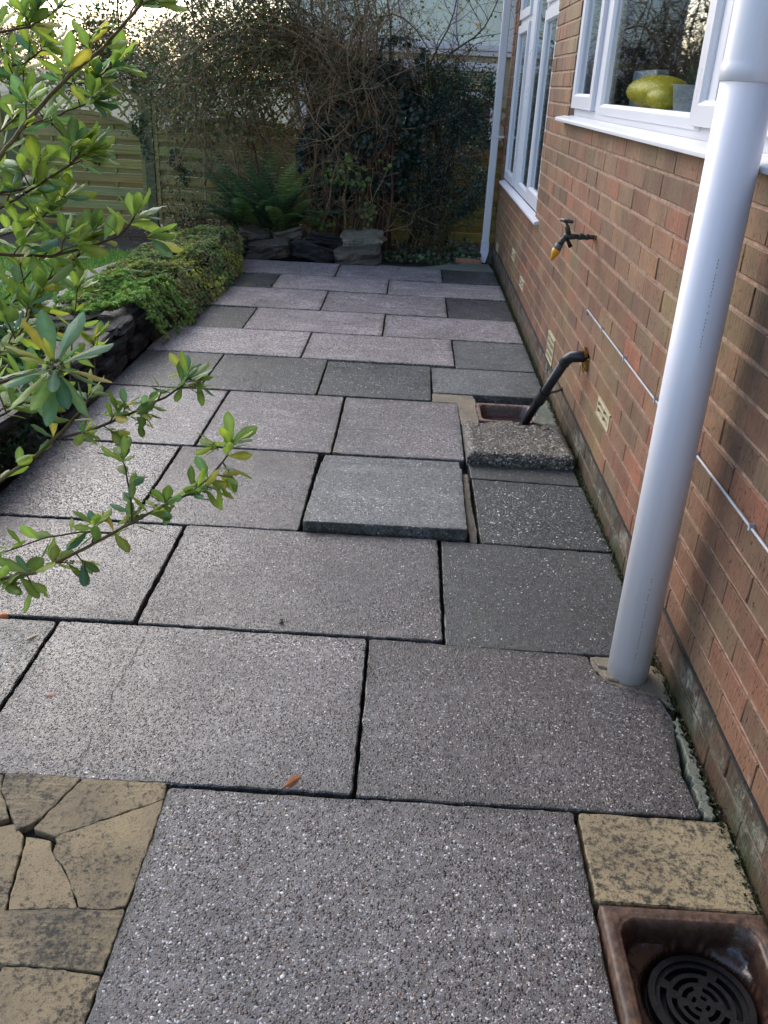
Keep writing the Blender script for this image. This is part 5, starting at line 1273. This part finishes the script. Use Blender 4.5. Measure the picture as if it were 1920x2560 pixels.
for bi, (pts, r0_, r1_) in enumerate(BR):
    P = [Vector(q) for q in pts]; n = len(P)
    D_ = []
    for i in range(n-1):
        for k in range(4): 
            q = P[i].lerp(P[i+1], k/4); D_.append(q + Vector((mnoise.noise(q*40), mnoise.noise(q*40+Vector((5, 0, 0))), mnoise.noise(q*40+Vector((0, 5, 0)))))*.002)
    D_.append(P[-1]); nn = len(D_)
    rad = [(r0_+(r1_-r0_)*i/(nn-1))*.72*(1+.18*mnoise.noise(D_[i]*70)) for i in range(nn)]
    ol = (122, 104, 66) if bi in (0, 10, 13) else (98, 66, 50) if bi % 3 else (84, 66, 46)
    cs = []
    for i in range(nn): cs += [tuple(q*(1-.35*i/nn) for q in lin(ol))]*7
    BM.tube(D_, rad, 7, cs, True)
    if (P[0] - BASE).length > .2 and bi not in (2, 3, 4, 12, 14, 15, 16, 19, 22):
        Q = [BASE + Vector((random.uniform(-.12, .12), random.uniform(-.12, .2), 0)), BASE.lerp(P[0], .5)+Vector((-.12, 0, .12)), P[0]]
        BM.tube(bez([Q[0], Q[1], P[0]-(P[1]-P[0]).normalized()*.12, P[0]], 10), [.012-.006*i/10*(1) for i in range(10)]+[rad[0]], 7, lin(ol), False)
    cnt, LL, step = SPEC.get(bi, (6, .06, .05))
    if cnt: whorl(P[-1], P[-1]-P[-2], cnt, LL)
    # leaves along the twig
    dist = 0; last = 0
    for i in range(2, nn):
        dist += (D_[i]-D_[i-1]).length
        if dist-last > step:
            last = dist; d = tdir(D_, i)
            if bi == 0 and i > nn*.55 or bi not in (0,) or random.random() < .35:
                for k in range(random.choice((1, 2, 2, 3))):
                    dd = (d*.6 + rand_unit() + Vector((0, 0, .25))).normalized(); ll = LL*random.uniform(.65, 1.15)
                    add_leaf(LM, D_[i], dd, ll, ll*.38, tone(.08, .14), random.uniform(-.1, .7), random.uniform(-1, 1))
        # short spur shoots carrying clusters
        if bi in (0, 1, 2, 3, 4, 17, 20, 21, 23) and random.random() < .36 or bi in (6, 7, 8, 5, 18) and random.random() < .36:
            d = tdir(D_, i); dd = (d*.5 + rand_unit()*.8 + Vector((0, 0, .5))).normalized(); L_ = random.uniform(.03, .10)
            q = D_[i] + dd*L_; BM.tube([D_[i], D_[i]+dd*L_*.5+Vector((0, 0, .003)), q], [.0022, .002, .0016], 5, lin((104, 74, 54)), False); whorl(q, dd, random.randint(5, 8), LL*random.uniform(.85, 1.1))
        if bi in (12, 13) and random.random() < .42:
            d = tdir(D_, i); dd = (d*.5 + rand_unit()*.9).normalized(); q = D_[i] + dd*.03; BM.tube([D_[i], q], [.0018, .0013], 5, lin((104, 74, 54)), False); whorl(q, dd, random.randint(3, 6), LL*.8, y=.16)
# the big flat rosette with buds
rc = Vector((-1.451, 1.646, .889)); ax = Vector((.25, -.75, .55)).normalized(); o1 = ax.orthogonal().normalized(); o2 = ax.cross(o1)
for ring, (n, tl, LL) in enumerate(((9, 1.45, .115), (8, 1.15, .10), (6, .7, .075))):
    for k in range(n):
        a = 2*PI*(k+.4*ring)/n+random.uniform(-.15, .15); d = (o1*math.cos(a)+o2*math.sin(a))*math.sin(tl)+ax*math.cos(tl)
        ll = LL*random.uniform(.85, 1.1); add_leaf(LM, rc+d*.008, d, ll, ll*.30, tone(.06, .72), random.uniform(.0, .35), random.uniform(-.3, .3))
for k in range(40):
    q = rc+rand_unit()*.016+ax*.006; BUD.tube([q, q+ax*.006], [.0032, .0018], 6, lin((150, 150, 92)))
BM.build('branches', M['bark'], sh, smooth=True)
LM.build('foliage', M['leaf'], sh, smooth=True)
tag(BUD.build('flower_buds', M['sedum'], sh, smooth=True), kind='stuff')

# seedling shrub growing in the bed
# ================================================================== SMALL THINGS ON THE PAVING
def dead_leaf(x, y, rot, L_, W_, c, label, z=.004, lift=.15):
    m = MB(); add_leaf(m, Vector((x, y, z)), Vector((math.cos(rot), math.sin(rot), lift)), L_, W_, lin(c), .35, .5, .5)
    tag(m.build('fallen_leaf', M['leafdark'], loc=(x, y, z), smooth=True), label, 'leaf', 'fallen leaves on the slabs')
dead_leaf(-.982, 1.468, .75, .062, .026, (158, 96, 58), 'curled russet brown leaf lying across the joint, nearest to the camera', .006)
dead_leaf(-1.625, 1.738, .1, .055, .02, (190, 140, 124), 'flat pinkish brown leaf lying alone on the left slab', .004, .05)
dead_leaf(-1.765, 1.96, .9, .06, .016, (150, 138, 112), 'dry pale leaf scrap in the joint beside the dark left slab', .004)
dead_leaf(-1.90, 2.075, .3, .05, .022, (196, 116, 66), 'orange brown leaf in the joint at the very left edge', .004)
dead_leaf(-1.02, 3.45, 2.8, .03, .012, (206, 160, 130), 'tiny pale leaf on the joint above the slab left of the lifted one', .004)
m = MB()
for k in range(16): q = Vector((-1.08+random.gauss(0, .006), 2.135+random.gauss(0, .006), .002)); m.tube([q, q+Vector((random.gauss(0, .3), random.gauss(0, .3), 1)).normalized()*.006], [.0016, .0008], 4, lin((92, 96, 52)))
tag(m.build('moss_tuft', M['sedum'], loc=(-1.08, 2.135, 0)), 'tiny tuft of moss on the mauve slab in front of the lifted slab', 'moss')
# moss and algae in the crack along the wall foot
N = 5200; yv = rng.uniform(.9, 7.9, N); pos = np.stack([-.016+rng.normal(0, .007, N), yv, rng.uniform(-.03, .004, N)], 1)
V, F = rosette(5, .6, .6)
tag(scatter('moss', V, F, pos, rotmats(N, None, .5), rng.uniform(.004, .009, N), cols_from([(52, 60, 32), (70, 78, 40), (40, 44, 28)], N), M['sedum']), kind='stuff')
